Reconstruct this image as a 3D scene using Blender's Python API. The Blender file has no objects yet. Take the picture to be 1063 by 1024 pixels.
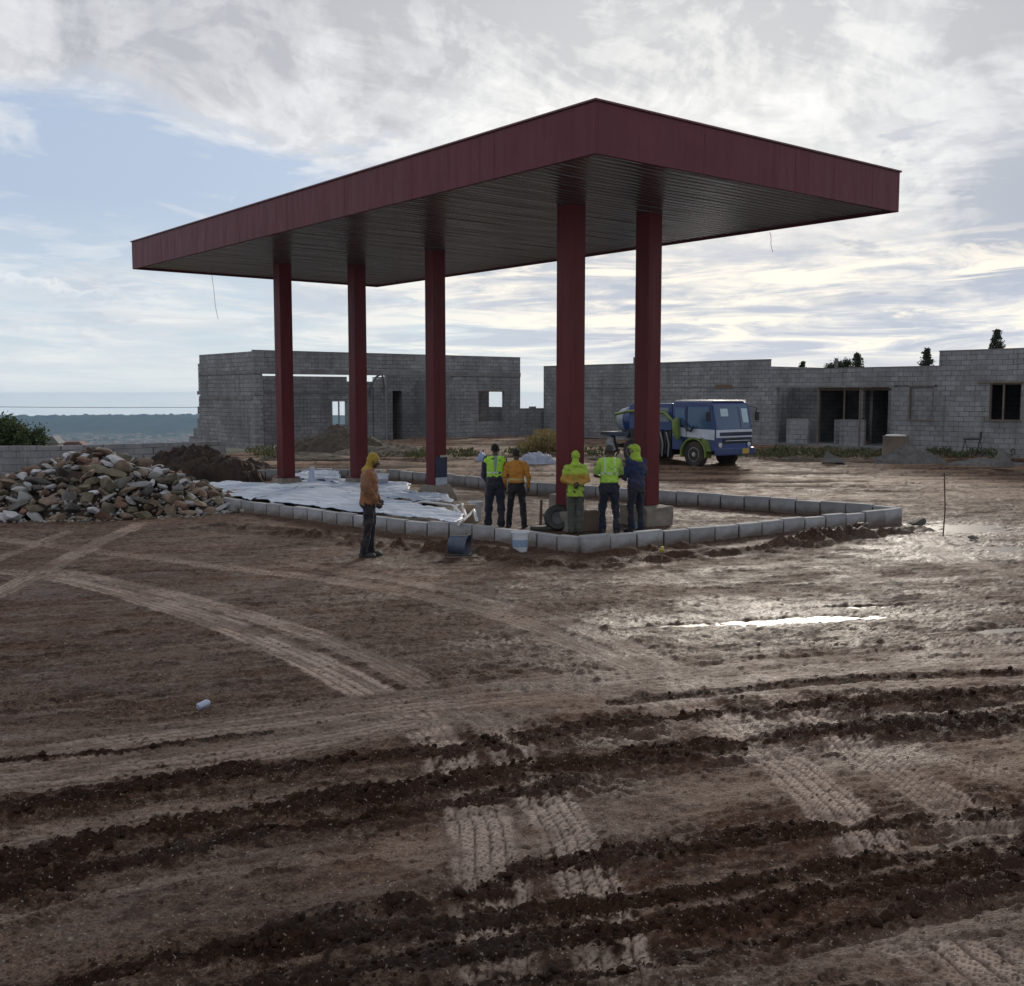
import bpy, bmesh, math, random
import numpy as np
from mathutils import Vector, Matrix, noise as mnoise

random.seed(7); rng = np.random.default_rng(11)
D = bpy.data
scene = bpy.context.scene
COL = scene.collection
R = math.radians
PI = math.pi

# ------------------------------------------------------------------ camera
CH = 2.68; F = 1117.0; PW, PH = 1063.0, 1024.0; PITCH = 0.0913; ROLL = -0.002
cp, sp = math.cos(PITCH), math.sin(PITCH)
def ray(px, py):
    a = (px - PW/2)/F; b = -(py - PH/2)/F
    return Vector((a, cp + b*sp, -sp + b*cp))
def g(px, py, z=0.0):                      # point of the plane z seen at a photo pixel
    d = ray(px, py); t = (z - CH)/d.z
    return Vector((d.x*t, d.y*t, z))
def at(px, py, Y):                         # point at depth Y
    d = ray(px, py); t = Y/d.y
    return Vector((d.x*t, Y, CH + d.z*t))

cam = D.cameras.new('camera'); cam_o = D.objects.new('camera', cam); COL.objects.link(cam_o)
cam.sensor_fit = 'HORIZONTAL'; cam.sensor_width = 36; cam.lens = 36*F/PW
cam.clip_start = 0.1; cam.clip_end = 40000
cam_o.location = (0, 0, CH)
cam_o.rotation_euler = (PI/2 - PITCH, 0, 0)
scene.camera = cam_o

# ------------------------------------------------------------------ naming
def tag(o, label=None, cat=None, group=None, kind=None):
    if label: o['label'] = label
    if cat: o['category'] = cat
    if group: o['group'] = group
    if kind: o['kind'] = kind
    return o
def empty(name, loc, rz=0.0, label=None, cat=None, group=None):
    o = D.objects.new(name, None); COL.objects.link(o)
    o.location = loc; o.rotation_euler = (0, 0, rz); o.empty_display_size = 0.2
    return tag(o, label, cat, group)
def link(name, me, mat=None, parent=None, loc=None, rz=None):
    o = D.objects.new(name, me); COL.objects.link(o)
    if mat is not None and len(me.materials) == 0:
        me.materials.append(mat)
    if parent is not None: o.parent = parent
    if loc is not None: o.location = loc
    if rz is not None: o.rotation_euler = (0, 0, rz)
    return o
def setp(pr, **kw):
    for k, v in kw.items():
        pr.inputs[k].default_value = v

# ------------------------------------------------------------------ node helpers
class NT:
    def __init__(s, tree): s.t = tree; s.n = tree.nodes; s.l = tree.links
    def node(s, typ, **kw):
        n = s.n.new(typ)
        for k, v in kw.items(): setattr(n, k, v)
        return n
    def put(s, sock, v):
        if isinstance(v, bpy.types.NodeSocket): s.l.new(v, sock)
        elif v is not None:
            try: sock.default_value = v
            except Exception: sock.default_value = (*v, 1.0) if len(v) == 3 else v
    def m(s, op, a, b=None, c=None, clamp=False):
        n = s.node('ShaderNodeMath', operation=op, use_clamp=clamp)
        s.put(n.inputs[0], a)
        if b is not None: s.put(n.inputs[1], b)
        if c is not None: s.put(n.inputs[2], c)
        return n.outputs[0]
    def vm(s, op, a, b=None):
        n = s.node('ShaderNodeVectorMath', operation=op)
        s.put(n.inputs[0], a)
        if b is not None: s.put(n.inputs[1], b)
        return n.outputs[0]
    def noise(s, vec, scale, detail=4, rough=.55, dist=0.0, out='Fac'):
        n = s.node('ShaderNodeTexNoise'); s.put(n.inputs['Vector'], vec)
        n.inputs['Scale'].default_value = scale; n.inputs['Detail'].default_value = detail
        n.inputs['Roughness'].default_value = rough; n.inputs['Distortion'].default_value = dist
        return n.outputs[out]
    def ramp(s, fac, a, b, lo=0.0, hi=1.0):
        n = s.node('ShaderNodeMapRange', clamp=True)
        s.put(n.inputs['Value'], fac)
        for k, v in (('From Min', a), ('From Max', b), ('To Min', lo), ('To Max', hi)): s.put(n.inputs[k], v)
        return n.outputs[0]
    def mix(s, fac, a, b, blend='MIX'):
        n = s.node('ShaderNodeMix', data_type='RGBA', blend_type=blend)
        s.put(n.inputs[0], fac); s.put(n.inputs[6], a if isinstance(a, bpy.types.NodeSocket) else (*a[:3], 1.0))
        s.put(n.inputs[7], b if isinstance(b, bpy.types.NodeSocket) else (*b[:3], 1.0))
        return n.outputs[2]
    def bump(s, h, strength=.3, dist=.02, nrm=None):
        n = s.node('ShaderNodeBump'); s.put(n.inputs['Height'], h)
        n.inputs['Strength'].default_value = strength; n.inputs['Distance'].default_value = dist
        if nrm is not None: s.l.new(nrm, n.inputs['Normal'])
        return n.outputs[0]
    def sep(s, v):
        n = s.node('ShaderNodeSeparateXYZ'); s.put(n.inputs[0], v); return n.outputs
    def comb(s, x, y, z):
        n = s.node('ShaderNodeCombineXYZ'); s.put(n.inputs[0], x); s.put(n.inputs[1], y); s.put(n.inputs[2], z); return n.outputs[0]
    def attr(s, name):
        n = s.node('ShaderNodeAttribute', attribute_name=name); return n.outputs['Fac']

def newmat(name):
    m = D.materials.new(name); m.use_nodes = True
    N = NT(m.node_tree); pr = N.n['Principled BSDF']
    return m, N, pr
MC = {}
def mat(name, c, c2=None, rough=.6, scale=6.0, var=.5, bump=.15, bscale=40, bdist=.01, metal=0.0, spec=.5, dirt=None, dirt_amt=.5, rnd=0.0, sheen=0):
    """noise-mottled painted / mineral / cloth surface in object space"""
    if name in MC: return MC[name]
    m, N, pr = newmat(name)
    tc = N.node('ShaderNodeTexCoord').outputs['Object']
    if c2 is None: c2 = tuple(x*.72 for x in c)
    n1 = N.noise(tc, scale, 6, .62)
    f = N.ramp(n1, .5-.25/max(var, .01)*.5, .5+.25/max(var, .01)*.5)
    col = N.mix(f, c, c2)
    if dirt is not None:
        n2 = N.noise(tc, scale*.45, 8, .7, .4)
        col = N.mix(N.ramp(n2, .48, .72, 0, dirt_amt), col, dirt)
    if rnd:
        oi = N.node('ShaderNodeObjectInfo').outputs['Random']
        hs = N.node('ShaderNodeHueSaturation'); N.put(hs.inputs['Color'], col)
        N.put(hs.inputs['Value'], N.ramp(oi, 0, 1, 1-rnd, 1+rnd)); col = hs.outputs[0]
    N.l.new(col, pr.inputs['Base Color'])
    N.put(pr.inputs['Roughness'], N.ramp(n1, .3, .7, max(rough-.1, .02), min(rough+.1, 1)))
    setp(pr, Metallic=metal); pr.inputs['Specular IOR Level'].default_value = spec
    if bump:
        N.l.new(N.bump(N.noise(tc, bscale, 5, .6), bump, bdist), pr.inputs['Normal'])
    if sheen: pr.inputs['Sheen Weight'].default_value = sheen
    MC[name] = m
    return m

# ------------------------------------------------------------------ mesh helpers
class MB:
    """collects verts / faces"""
    def __init__(s): s.v = []; s.f = []
    def add(s, vs, fs):
        o = len(s.v); s.v += [tuple(v) for v in vs]; s.f += [tuple(o+i for i in f) for f in fs]; return s
    def box(s, x0, x1, y0, y1, z0, z1, M=None):
        vs = [Vector((x, y, z)) for z in (z0, z1) for x, y in ((x0, y0), (x1, y0), (x1, y1), (x0, y1))]
        if M is not None: vs = [M @ v for v in vs]
        return s.add(vs, [(0,3,2,1), (4,5,6,7), (0,1,5,4), (1,2,6,5), (2,3,7,6), (3,0,4,7)])
    def tube(s, pts, r, n=8, cap=True):
        pts = [Vector(p) for p in pts]; rs = r if isinstance(r, (list, tuple)) else [r]*len(pts)
        vs = []; fs = []
        up0 = None
        for i, p in enumerate(pts):
            d = (pts[min(i+1, len(pts)-1)] - pts[max(i-1, 0)]).normalized()
            if up0 is None:
                a = Vector((0,0,1)) if abs(d.z) < .9 else Vector((1,0,0)); up0 = d.cross(a).normalized()
            u = (up0 - d*up0.dot(d)).normalized(); up0 = u; w = d.cross(u)
            for k in range(n):
                t = 2*PI*k/n; vs.append(p + (u*math.cos(t) + w*math.sin(t))*rs[i])
        for i in range(len(pts)-1):
            for k in range(n):
                a = i*n+k; b = i*n+(k+1)%n; fs.append((a, b, b+n, a+n))
        if cap: fs.append(tuple(range(n-1, -1, -1))); fs.append(tuple(range((len(pts)-1)*n, len(pts)*n)))
        return s.add(vs, fs)
    def prism(s, poly, y0, y1, axis='y'):
        n = len(poly)
        if axis == 'y': vs = [(p[0], y0, p[1]) for p in poly] + [(p[0], y1, p[1]) for p in poly]
        elif axis == 'x': vs = [(y0, p[0], p[1]) for p in poly] + [(y1, p[0], p[1]) for p in poly]
        else: vs = [(p[0], p[1], y0) for p in poly] + [(p[0], p[1], y1) for p in poly]
        return s.add(vs, [tuple(range(n))[::-1], tuple(range(n, 2*n))] + [(i, (i+1) % n, n+(i+1) % n, n+i) for i in range(n)])
    def lathe(s, prof, n=20, M=None):
        vs = []; fs = []
        for r_, z in prof:
            for k in range(n):
                t = 2*PI*k/n; v = Vector((r_*math.cos(t), r_*math.sin(t), z)); vs.append(M @ v if M is not None else v)
        for i in range(len(prof)-1):
            for k in range(n):
                a = i*n+k; b = i*n+(k+1) % n; fs.append((a, b, b+n, a+n))
        fs.append(tuple(range(n-1, -1, -1))); fs.append(tuple(range((len(prof)-1)*n, len(prof)*n)))
        return s.add(vs, fs)
    def mesh(s, name, mt=None, bevel=0, smooth=False, seg=2):
        me = D.meshes.new(name); me.from_pydata(s.v, [], s.f)
        bm = bmesh.new(); bm.from_mesh(me)
        bmesh.ops.recalc_face_normals(bm, faces=bm.faces)
        if bevel:
            bmesh.ops.bevel(bm, geom=[e for e in bm.edges if len(e.link_faces) == 2 and e.calc_face_angle(0) > .5], offset=bevel, segments=seg, affect='EDGES', profile=.6, clamp_overlap=True)
        bm.to_mesh(me); bm.free()
        if smooth:
            me.shade_smooth()
            me.set_sharp_from_angle(angle=R(35))
        if mt is not None: me.materials.append(mt)
        return me
    def build(s, name, mt, parent=None, bevel=0, smooth=False, loc=None, rz=None, seg=2):
        return link(name, s.mesh(name, mt, bevel, smooth, seg), None, parent, loc, rz)

def np_mesh(name, V, Fq, smooth=True):
    """fast mesh from numpy: V (n,3), Fq (m,k)"""
    me = D.meshes.new(name); V = np.asarray(V, np.float32); Fq = np.asarray(Fq, np.int32)
    k = Fq.shape[1]
    me.vertices.add(len(V)); me.vertices.foreach_set('co', V.ravel())
    me.loops.add(Fq.size); me.loops.foreach_set('vertex_index', Fq.ravel())
    me.polygons.add(len(Fq)); me.polygons.foreach_set('loop_start', np.arange(0, Fq.size, k, dtype=np.int32))
    me.update(calc_edges=True)
    me.polygons.foreach_set('use_smooth', np.full(len(Fq), smooth))
    me.validate()
    return me
def set_attr(me, name, arr):
    a = me.attributes.new(name, 'FLOAT', 'POINT'); a.data.foreach_set('value', np.asarray(arr, np.float32).ravel())

# numpy value noise
def _h(xi, yi, s):
    h = (xi.astype(np.int64)*374761393 + yi.astype(np.int64)*668265263 + s*974634777) & 0xffffffff
    h = ((h ^ (h >> 13))*1274126177) & 0xffffffff
    return ((h ^ (h >> 16)) & 0xffffff)/float(0xffffff)
def vn(x, y, s=0):
    xi = np.floor(x); yi = np.floor(y); fx = x-xi; fy = y-yi
    fx = fx*fx*(3-2*fx); fy = fy*fy*(3-2*fy)
    a = _h(xi, yi, s); b = _h(xi+1, yi, s); c = _h(xi, yi+1, s); d = _h(xi+1, yi+1, s)
    return (a+(b-a)*fx)*(1-fy) + (c+(d-c)*fx)*fy
def fbm(x, y, s=0, o=4, g_=.5):
    t = 0; a = 1; n = 0
    for i in range(o):
        t = t + a*vn(x, y, s+i*17); n += a; a *= g_; x = x*2.03+5.1; y = y*2.03+1.7
    return t/n
def ss(x, a, b):
    t = np.clip((x-a)/(b-a), 0, 1); return t*t*(3-2*t)

# ------------------------------------------------------------------ world
SUN_AZ, SUN_EL = R(15), R(20)
def make_world():
    w = D.worlds.new('World'); scene.world = w; w.use_nodes = True
    N = NT(w.node_tree); N.n.clear()
    out = N.node('ShaderNodeOutputWorld'); bg = N.node('ShaderNodeBackground'); N.l.new(bg.outputs[0], out.inputs[0])
    bg.inputs['Strength'].default_value = 0.11
    d = N.vm('NORMALIZE', N.node('ShaderNodeTexCoord').outputs['Generated'])
    x, y, z = N.sep(d)
    zc = N.m('MAXIMUM', z, 0.012)
    sky = N.node('ShaderNodeTexSky', sky_type='NISHITA'); sky.sun_disc = False
    sky.sun_elevation = SUN_EL; sky.sun_rotation = SUN_AZ; sky.altitude = 900; sky.air_density = 1.0; sky.dust_density = 1.6; sky.ozone_density = 1.2
    N.l.new(N.comb(x, y, zc), sky.inputs['Vector'])
    az = N.m('MULTIPLY', N.m('ARCTAN2', x, y), 180/PI)
    el = N.m('MULTIPLY', N.m('ARCSINE', z), 180/PI)
    def blob(a0, e0, sa, se):
        p = N.m('POWER', N.m('DIVIDE', N.m('SUBTRACT', az, a0), sa), 2.0); q = N.m('POWER', N.m('DIVIDE', N.m('SUBTRACT', el, e0), se), 2.0)
        return N.m('EXPONENT', N.m('MULTIPLY', N.m('ADD', p, q), -1.0))
    def lin(*tt):
        r = None
        for w_, t_ in tt:
            q = N.m('MULTIPLY', t_, w_); r = q if r is None else N.m('ADD', r, q)
        return r
    # clouds get flatter and finer towards the horizon
    sq = N.m('DIVIDE', N.m('MULTIPLY', el, 1.0), N.m('ADD', N.m('MULTIPLY', N.m('MAXIMUM', el, 0.0), .035), .62))
    def P(fa, fe, o, da=0.0, de=0.0, tilt=0.0):
        e_ = N.m('ADD', sq, de); a_ = N.m('ADD', az, da)
        return N.comb(N.m('MULTIPLY', a_, fa), N.m('ADD', N.m('MULTIPLY', e_, fe), N.m('MULTIPLY', a_, tilt)), o)
    wq = N.noise(P(.05, .10, 4.0), 1.0, 3, .5)
    nA = N.noise(P(.055, .16, 1.3, tilt=.012), 1.0, 6, .58, .7)
    nS = N.noise(P(.085, .62, 7.7, tilt=.045), 1.0, 6, .63, 1.1)
    nS2 = N.noise(P(.085, .62, 7.7, .8, .45, tilt=.045), 1.0, 6, .63, 1.1)
    nM = N.noise(P(.17, .50, 2.2, tilt=-.01), 1.0, 6, .60, .5)
    nM2 = N.noise(P(.17, .50, 2.2, .35, .38, tilt=-.01), 1.0, 6, .60, .5)
    up = N.ramp(el, 11.5, 16.5)
    bias = lin((.15, up), (-.10, blob(-21, 10.3, 14, 3.2)), (-.05, blob(-17, 6.3, 8, 1.0)), (.085, blob(6, 10, 11, 5)), (-.035, blob(12, 2.6, 14, 1.5)), (.02, blob(12, 6.0, 20, 2.5)), (.10, blob(26, 9, 7, 3)), (.03, blob(-22, 5.2, 7, 2.0)), (.10, N.m('MULTIPLY', N.ramp(az, -8, 4), N.ramp(el, 1, 5))))
    dens = lin((.32, nA), (.44, nS), (.24, nM)); dens = N.m('ADD', dens, bias)
    cloud = N.ramp(dens, .445, .575)
    cloud = N.m('MULTIPLY', cloud, N.ramp(el, .2, 2.0, .55, 1.0))
    rel = N.m('ADD', N.m('MULTIPLY', N.m('SUBTRACT', nM, nM2), 1.0), N.m('MULTIPLY', N.m('SUBTRACT', nS, nS2), .7))
    lit = N.ramp(rel, -.07, .08)                      # sun-side edges bright, bellies grey
    thick = N.ramp(dens, .50, .74)
    glow = blob(9, 15, 16, 9); glow2 = blob(8, 5.0, 20, 4.2)
    bright = N.mix(glow, (6.6, 6.75, 7.0), (8.9, 8.8, 8.5)); bright = N.mix(N.m('MULTIPLY', glow2, .9), bright, (9.1, 8.35, 7.2))
    bright = N.mix(N.ramp(el, 8, 2, 0, .35), bright, (7.6, 7.7, 7.5))
    grey = N.mix(N.ramp(el, 3, 14), (3.9, 4.5, 5.5), (4.05, 4.2, 4.55)); grey = N.mix(N.m('MULTIPLY', glow, .75), grey, (6.2, 6.2, 6.2))
    grey = N.mix(N.m('MULTIPLY', blob(27, 9, 7, 3.5), .7), grey, (3.5, 3.85, 4.6))
    g_amt = lin((.75, thick), (-.50, lit), (.06, N.ramp(el, 15, 20)), (.70, N.ramp(N.noise(P(.11, .20, 5.5), 1.0, 6, .6, .3), .42, .62)), (.45, blob(27, 8.5, 7, 3.5)), (.18, blob(-16, 19, 14, 3)))
    g_amt = N.m('MULTIPLY', N.m('MAXIMUM', N.m('MINIMUM', g_amt, 1.0), 0.0), N.ramp(el, 5, 15, .85, 1.0))
    ccol = N.mix(g_amt, bright, grey)
    # isolated small dark flecks
    fl = N.noise(P(.20, .95, 11.0), 1.0, 6, .55, .6)
    flm = N.m('MULTIPLY', N.ramp(fl, .585, .64), N.m('MAXIMUM', blob(19, 9.5, 7, 3.6), N.m('MULTIPLY', blob(20, 5.8, 8, 1.6), 1.0)))
    nis = N.vm('MULTIPLY', sky.outputs[0], (.95, .98, 1.08))
    vcol = N.mix(N.ramp(el, .5, 9.5), (5.3, 6.15, 6.65), (3.75, 4.5, 5.65)); vcol = N.mix(N.m('MULTIPLY', N.ramp(az, -4, 9), blob(15, 4.5, 22, 3.2)), vcol, (4.1, 4.6, 5.6))
    blue = N.mix(N.ramp(el, -1, 13, .95, .82), nis, vcol)
    col = N.mix(cloud, blue, ccol)
    col = N.mix(N.m('MULTIPLY', flm, .8), col, (3.6, 4.0, 4.8))
    nL = N.noise(P(.13, 1.05, 31.0, tilt=-.02), 1.0, 6, .62, .9); lowm = N.ramp(N.m('ABSOLUTE', N.m('SUBTRACT', el, 4.3)), 4.2, 2.0)
    lowm = N.m('MULTIPLY', lowm, N.ramp(az, -24, 2, .35, 1.0))
    col = N.mix(N.m('MULTIPLY', N.ramp(nL, .51, .40), N.m('MULTIPLY', lowm, .75)), col, N.mix(N.ramp(az, -15, 5), (4.9, 5.5, 6.1), (4.15, 4.6, 5.5)))
    col = N.mix(N.m('MULTIPLY', N.ramp(nL, .525, .60), N.m('MULTIPLY', lowm, .9)), col, N.mix(N.ramp(az, -15, 2), (7.0, 7.3, 7.4), (9.2, 8.5, 7.4)))
    # low cumulus bank on the left with a bright rim
    cn = N.noise(P(.42, .42, 21.0), 1.0, 6, .56)
    topz = N.m('SUBTRACT', N.m('ADD', 6.4, N.m('MULTIPLY', N.m('SUBTRACT', cn, .5), 3.6)), N.m('MULTIPLY', N.m('ABSOLUTE', N.m('ADD', az, 29.5)), .15))
    cum = N.m('MULTIPLY', N.ramp(N.m('SUBTRACT', topz, el), -.05, .12), N.ramp(el, 3.4, 5.0)); cum = N.m('MULTIPLY', cum, N.ramp(az, -19, -21.5))
    rim = N.ramp(N.m('SUBTRACT', topz, el), .45, .02)
    col = N.mix(N.m('MULTIPLY', cum, .62), col, N.mix(rim, (5.1, 5.8, 6.5), (7.6, 7.8, 7.9)))
    # behind and above the camera: the same broken cloud, no special shaping
    col = N.vm('MULTIPLY', col, N.comb(N.ramp(el, .25, -.25, 1, 1.12), N.ramp(el, .25, -.25, 1, 1.08), N.ramp(el, .25, -.25, 1, 1.04)))
    N.l.new(col, bg.inputs['Color'])
make_world()
sun = D.lights.new('sun', 'SUN'); sun.energy = 1.6; sun.angle = R(10); sun.color = (1.0, .9, .78)
so = D.objects.new('sun', sun); COL.objects.link(so)
sd = Vector((math.sin(SUN_AZ)*math.cos(SUN_EL), math.cos(SUN_AZ)*math.cos(SUN_EL), math.sin(SUN_EL)))
so.rotation_euler = sd.to_track_quat('Z', 'Y').to_euler()
so.location = sd*60
scene.view_settings.view_transform = 'Standard'; scene.view_settings.look = 'None'
scene.view_settings.exposure = 0.14; scene.view_settings.gamma = 1
scene.render.resolution_x = 1024; scene.render.resolution_y = 986

# ------------------------------------------------------------------ ground
def gp(pts, z=0.0): return [(g(x, y, z).x, g(x, y, z).y) for x, y in pts]
def smooth_poly(pts, n=8):
    P = [np.array(p) for p in pts]; P = [2*P[0]-P[1]] + P + [2*P[-1]-P[-2]]; out = []
    for i in range(1, len(P)-2):
        for k in range(n):
            t = k/n; a, b, c, d = P[i-1:i+3]
            out.append(.5*((2*b)+(-a+c)*t+(2*a-5*b+4*c-d)*t*t+(-a+3*b-3*c+d)*t**3))
    out.append(P[-2]); return np.array(out)
def dist_poly(X, Y, pts, wmax):
    """signed distance and arc length to a polyline (inf where farther than wmax)"""
    P = smooth_poly(pts); best = np.full(X.shape, 1e3); sd_ = np.full(X.shape, 1e3); s_ = np.zeros(X.shape)
    acc = 0.0
    lo = P.min(0)-wmax; hi = P.max(0)+wmax
    sel = np.where((X > lo[0]) & (X < hi[0]) & (Y > lo[1]) & (Y < hi[1]))[0]
    x = X[sel]; y = Y[sel]; bb = best[sel]; ssd = sd_[sel]; sa = s_[sel]
    for i in range(len(P)-1):
        a = P[i]; e = P[i+1]-a; L = math.hypot(*e); 
        if L < 1e-6: continue
        e = e/L; dx = x-a[0]; dy = y-a[1]
        t = np.clip(dx*e[0]+dy*e[1], 0, L); qx = dx-t*e[0]; qy = dy-t*e[1]; d = np.hypot(qx, qy)
        m_ = d < bb; bb[m_] = d[m_]; ssd[m_] = (np.where(e[0]*qy-e[1]*qx > 0, d, -d))[m_]; sa[m_] = (acc+t)[m_]; acc += L
    best[sel] = bb; sd_[sel] = ssd; s_[sel] = sa
    return sd_, s_, acc

# churned berms of loose mud (photo pixels -> ground points): points, half width m, height m
BERMS = [
 ([(-260,880),(0,838),(150,817),(330,790),(500,772),(700,745),(860,731),(1063,716),(1300,704)], .17, .055),
 ([(-260,960),(0,897),(130,872),(230,852),(400,820),(560,800),(700,782),(900,757),(1063,742),(1300,728)], .22, .075),
 ([(-260,985),(0,922),(130,895),(260,868),(420,838),(600,812)], .15, .05),
 ([(240,985),(300,962),(430,936),(560,902),(700,880),(850,860),(1063,838),(1300,815)], .13, .06),
 ([(60,1030),(180,1000),(300,985),(430,968),(540,950),(650,935),(760,918),(860,900),(1063,872),(1300,846)], .11, .045),
 ([(200,1050),(340,1010),(530,985),(700,958),(860,930),(1063,893),(1300,860)], .17, .05),
 ([(360,1060),(560,1022),(760,985),(900,950),(1063,915)], .10, .035),
 ([(0,788),(170,772),(300,757)], .05, .015),
 ([(640,727),(760,715),(900,702),(1063,697)], .05, .02),
]
# smooth compacted pale lanes
PALE = [
 ([(-200,815),(0,795),(200,770),(400,745),(560,728),(700,712),(1063,692)], .42, .8),
 ([(-200,905),(0,872),(150,846),(300,826),(400,812)], .20, 1.0),
 ([(-200,990),(0,950),(220,905),(440,882)], .07, 1.0),
 ([(-100,1010),(80,968),(230,930),(380,905)], .22, .5),
 ([(440,880),(560,862),(700,830),(850,806),(1063,780),(1250,765)], .30, .95),
 ([(640,930),(760,905),(900,885),(1063,862)], .06, .9),
 ([(470,985),(600,950),(760,930),(920,905)], .05, .7),
 ([(930,1000),(1063,965)], .30, .7),
 ([(0,1010),(200,960),(330,930)], .10, .4),
]
# tyre treads: points, half width, kind, pale strength, depth
TREADS = [
 ([(-60,588),(60,600),(150,622),(250,655),(320,685),(380,716),(430,745)], .24, 0, 1.0),
 ([(60,592),(180,618),(280,645),(380,680),(450,715),(510,748)], .20, 0, .8),
 ([(-40,556),(100,572),(250,590),(380,607),(500,632),(600,668),(690,706)], .22, 0, .55),
 ([(300,583),(420,603),(540,632),(640,664),(720,700)], .18, 0, .4),
 ([(-60,640),(0,615),(60,585),(110,560),(150,543)], .20, 0, .7),
 ([(-60,600),(20,572),(70,552)], .15, 0, .6),
 ([(430,745),(470,790),(497,850),(505,900),(510,960),(530,1030)], .22, 1, 1.0), ([(510,748),(545,795),(580,850),(605,900),(625,950),(640,1030)], .20, 1, .9),
 ([(690,706),(750,750),(815,792),(890,860),(935,905)], .24, 1, 1.0), ([(780,705),(850,745),(905,785),(1000,842),(1063,880)], .22, 1, .95),
 ([(980,778),(1063,815)], .2, 1, .7), ([(905,875),(960,905)], .2, 1, .7),
 ([(955,960),(1020,1010),(1080,1060)], .34, 1, 1.0),
 ([(860,735),(930,752)], .10, 1, .5), ([(560,700),(640,722),(700,742)], .2, 0, .4),
 ([(0,765),(200,748),(400,722),(620,700),(900,680),(1063,672)], .16, 0, .4), ([(-200,812),(0,787),(200,760),(400,736),(560,720),(700,706),(900,692),(1063,686)], .24, 0, .65), ([(-200,838),(0,812),(180,790),(330,768),(430,750)], .22, 0, .6), ([(-100,905),(0,880),(150,850),(300,830)], .16, 0, .5), ([(560,735),(700,722),(850,712),(1063,705)], .14, 0, .5),
 ([(640,560),(760,566),(900,566),(1063,580)], .2, 0, .25),
 ([(960,560),(1010,585),(1100,600)], .25, 0, .5),
]
PUDDLES = [((845,641),1.25,.22,12), ((990,548),1.7,1.5,20), ((700,648),.5,.12,12), ((900,628),.6,.07,8), ((1040,566),1.2,.8,15), ((1050,652),.7,.15,10), ((560,512),.0,.0,0)]

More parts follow.
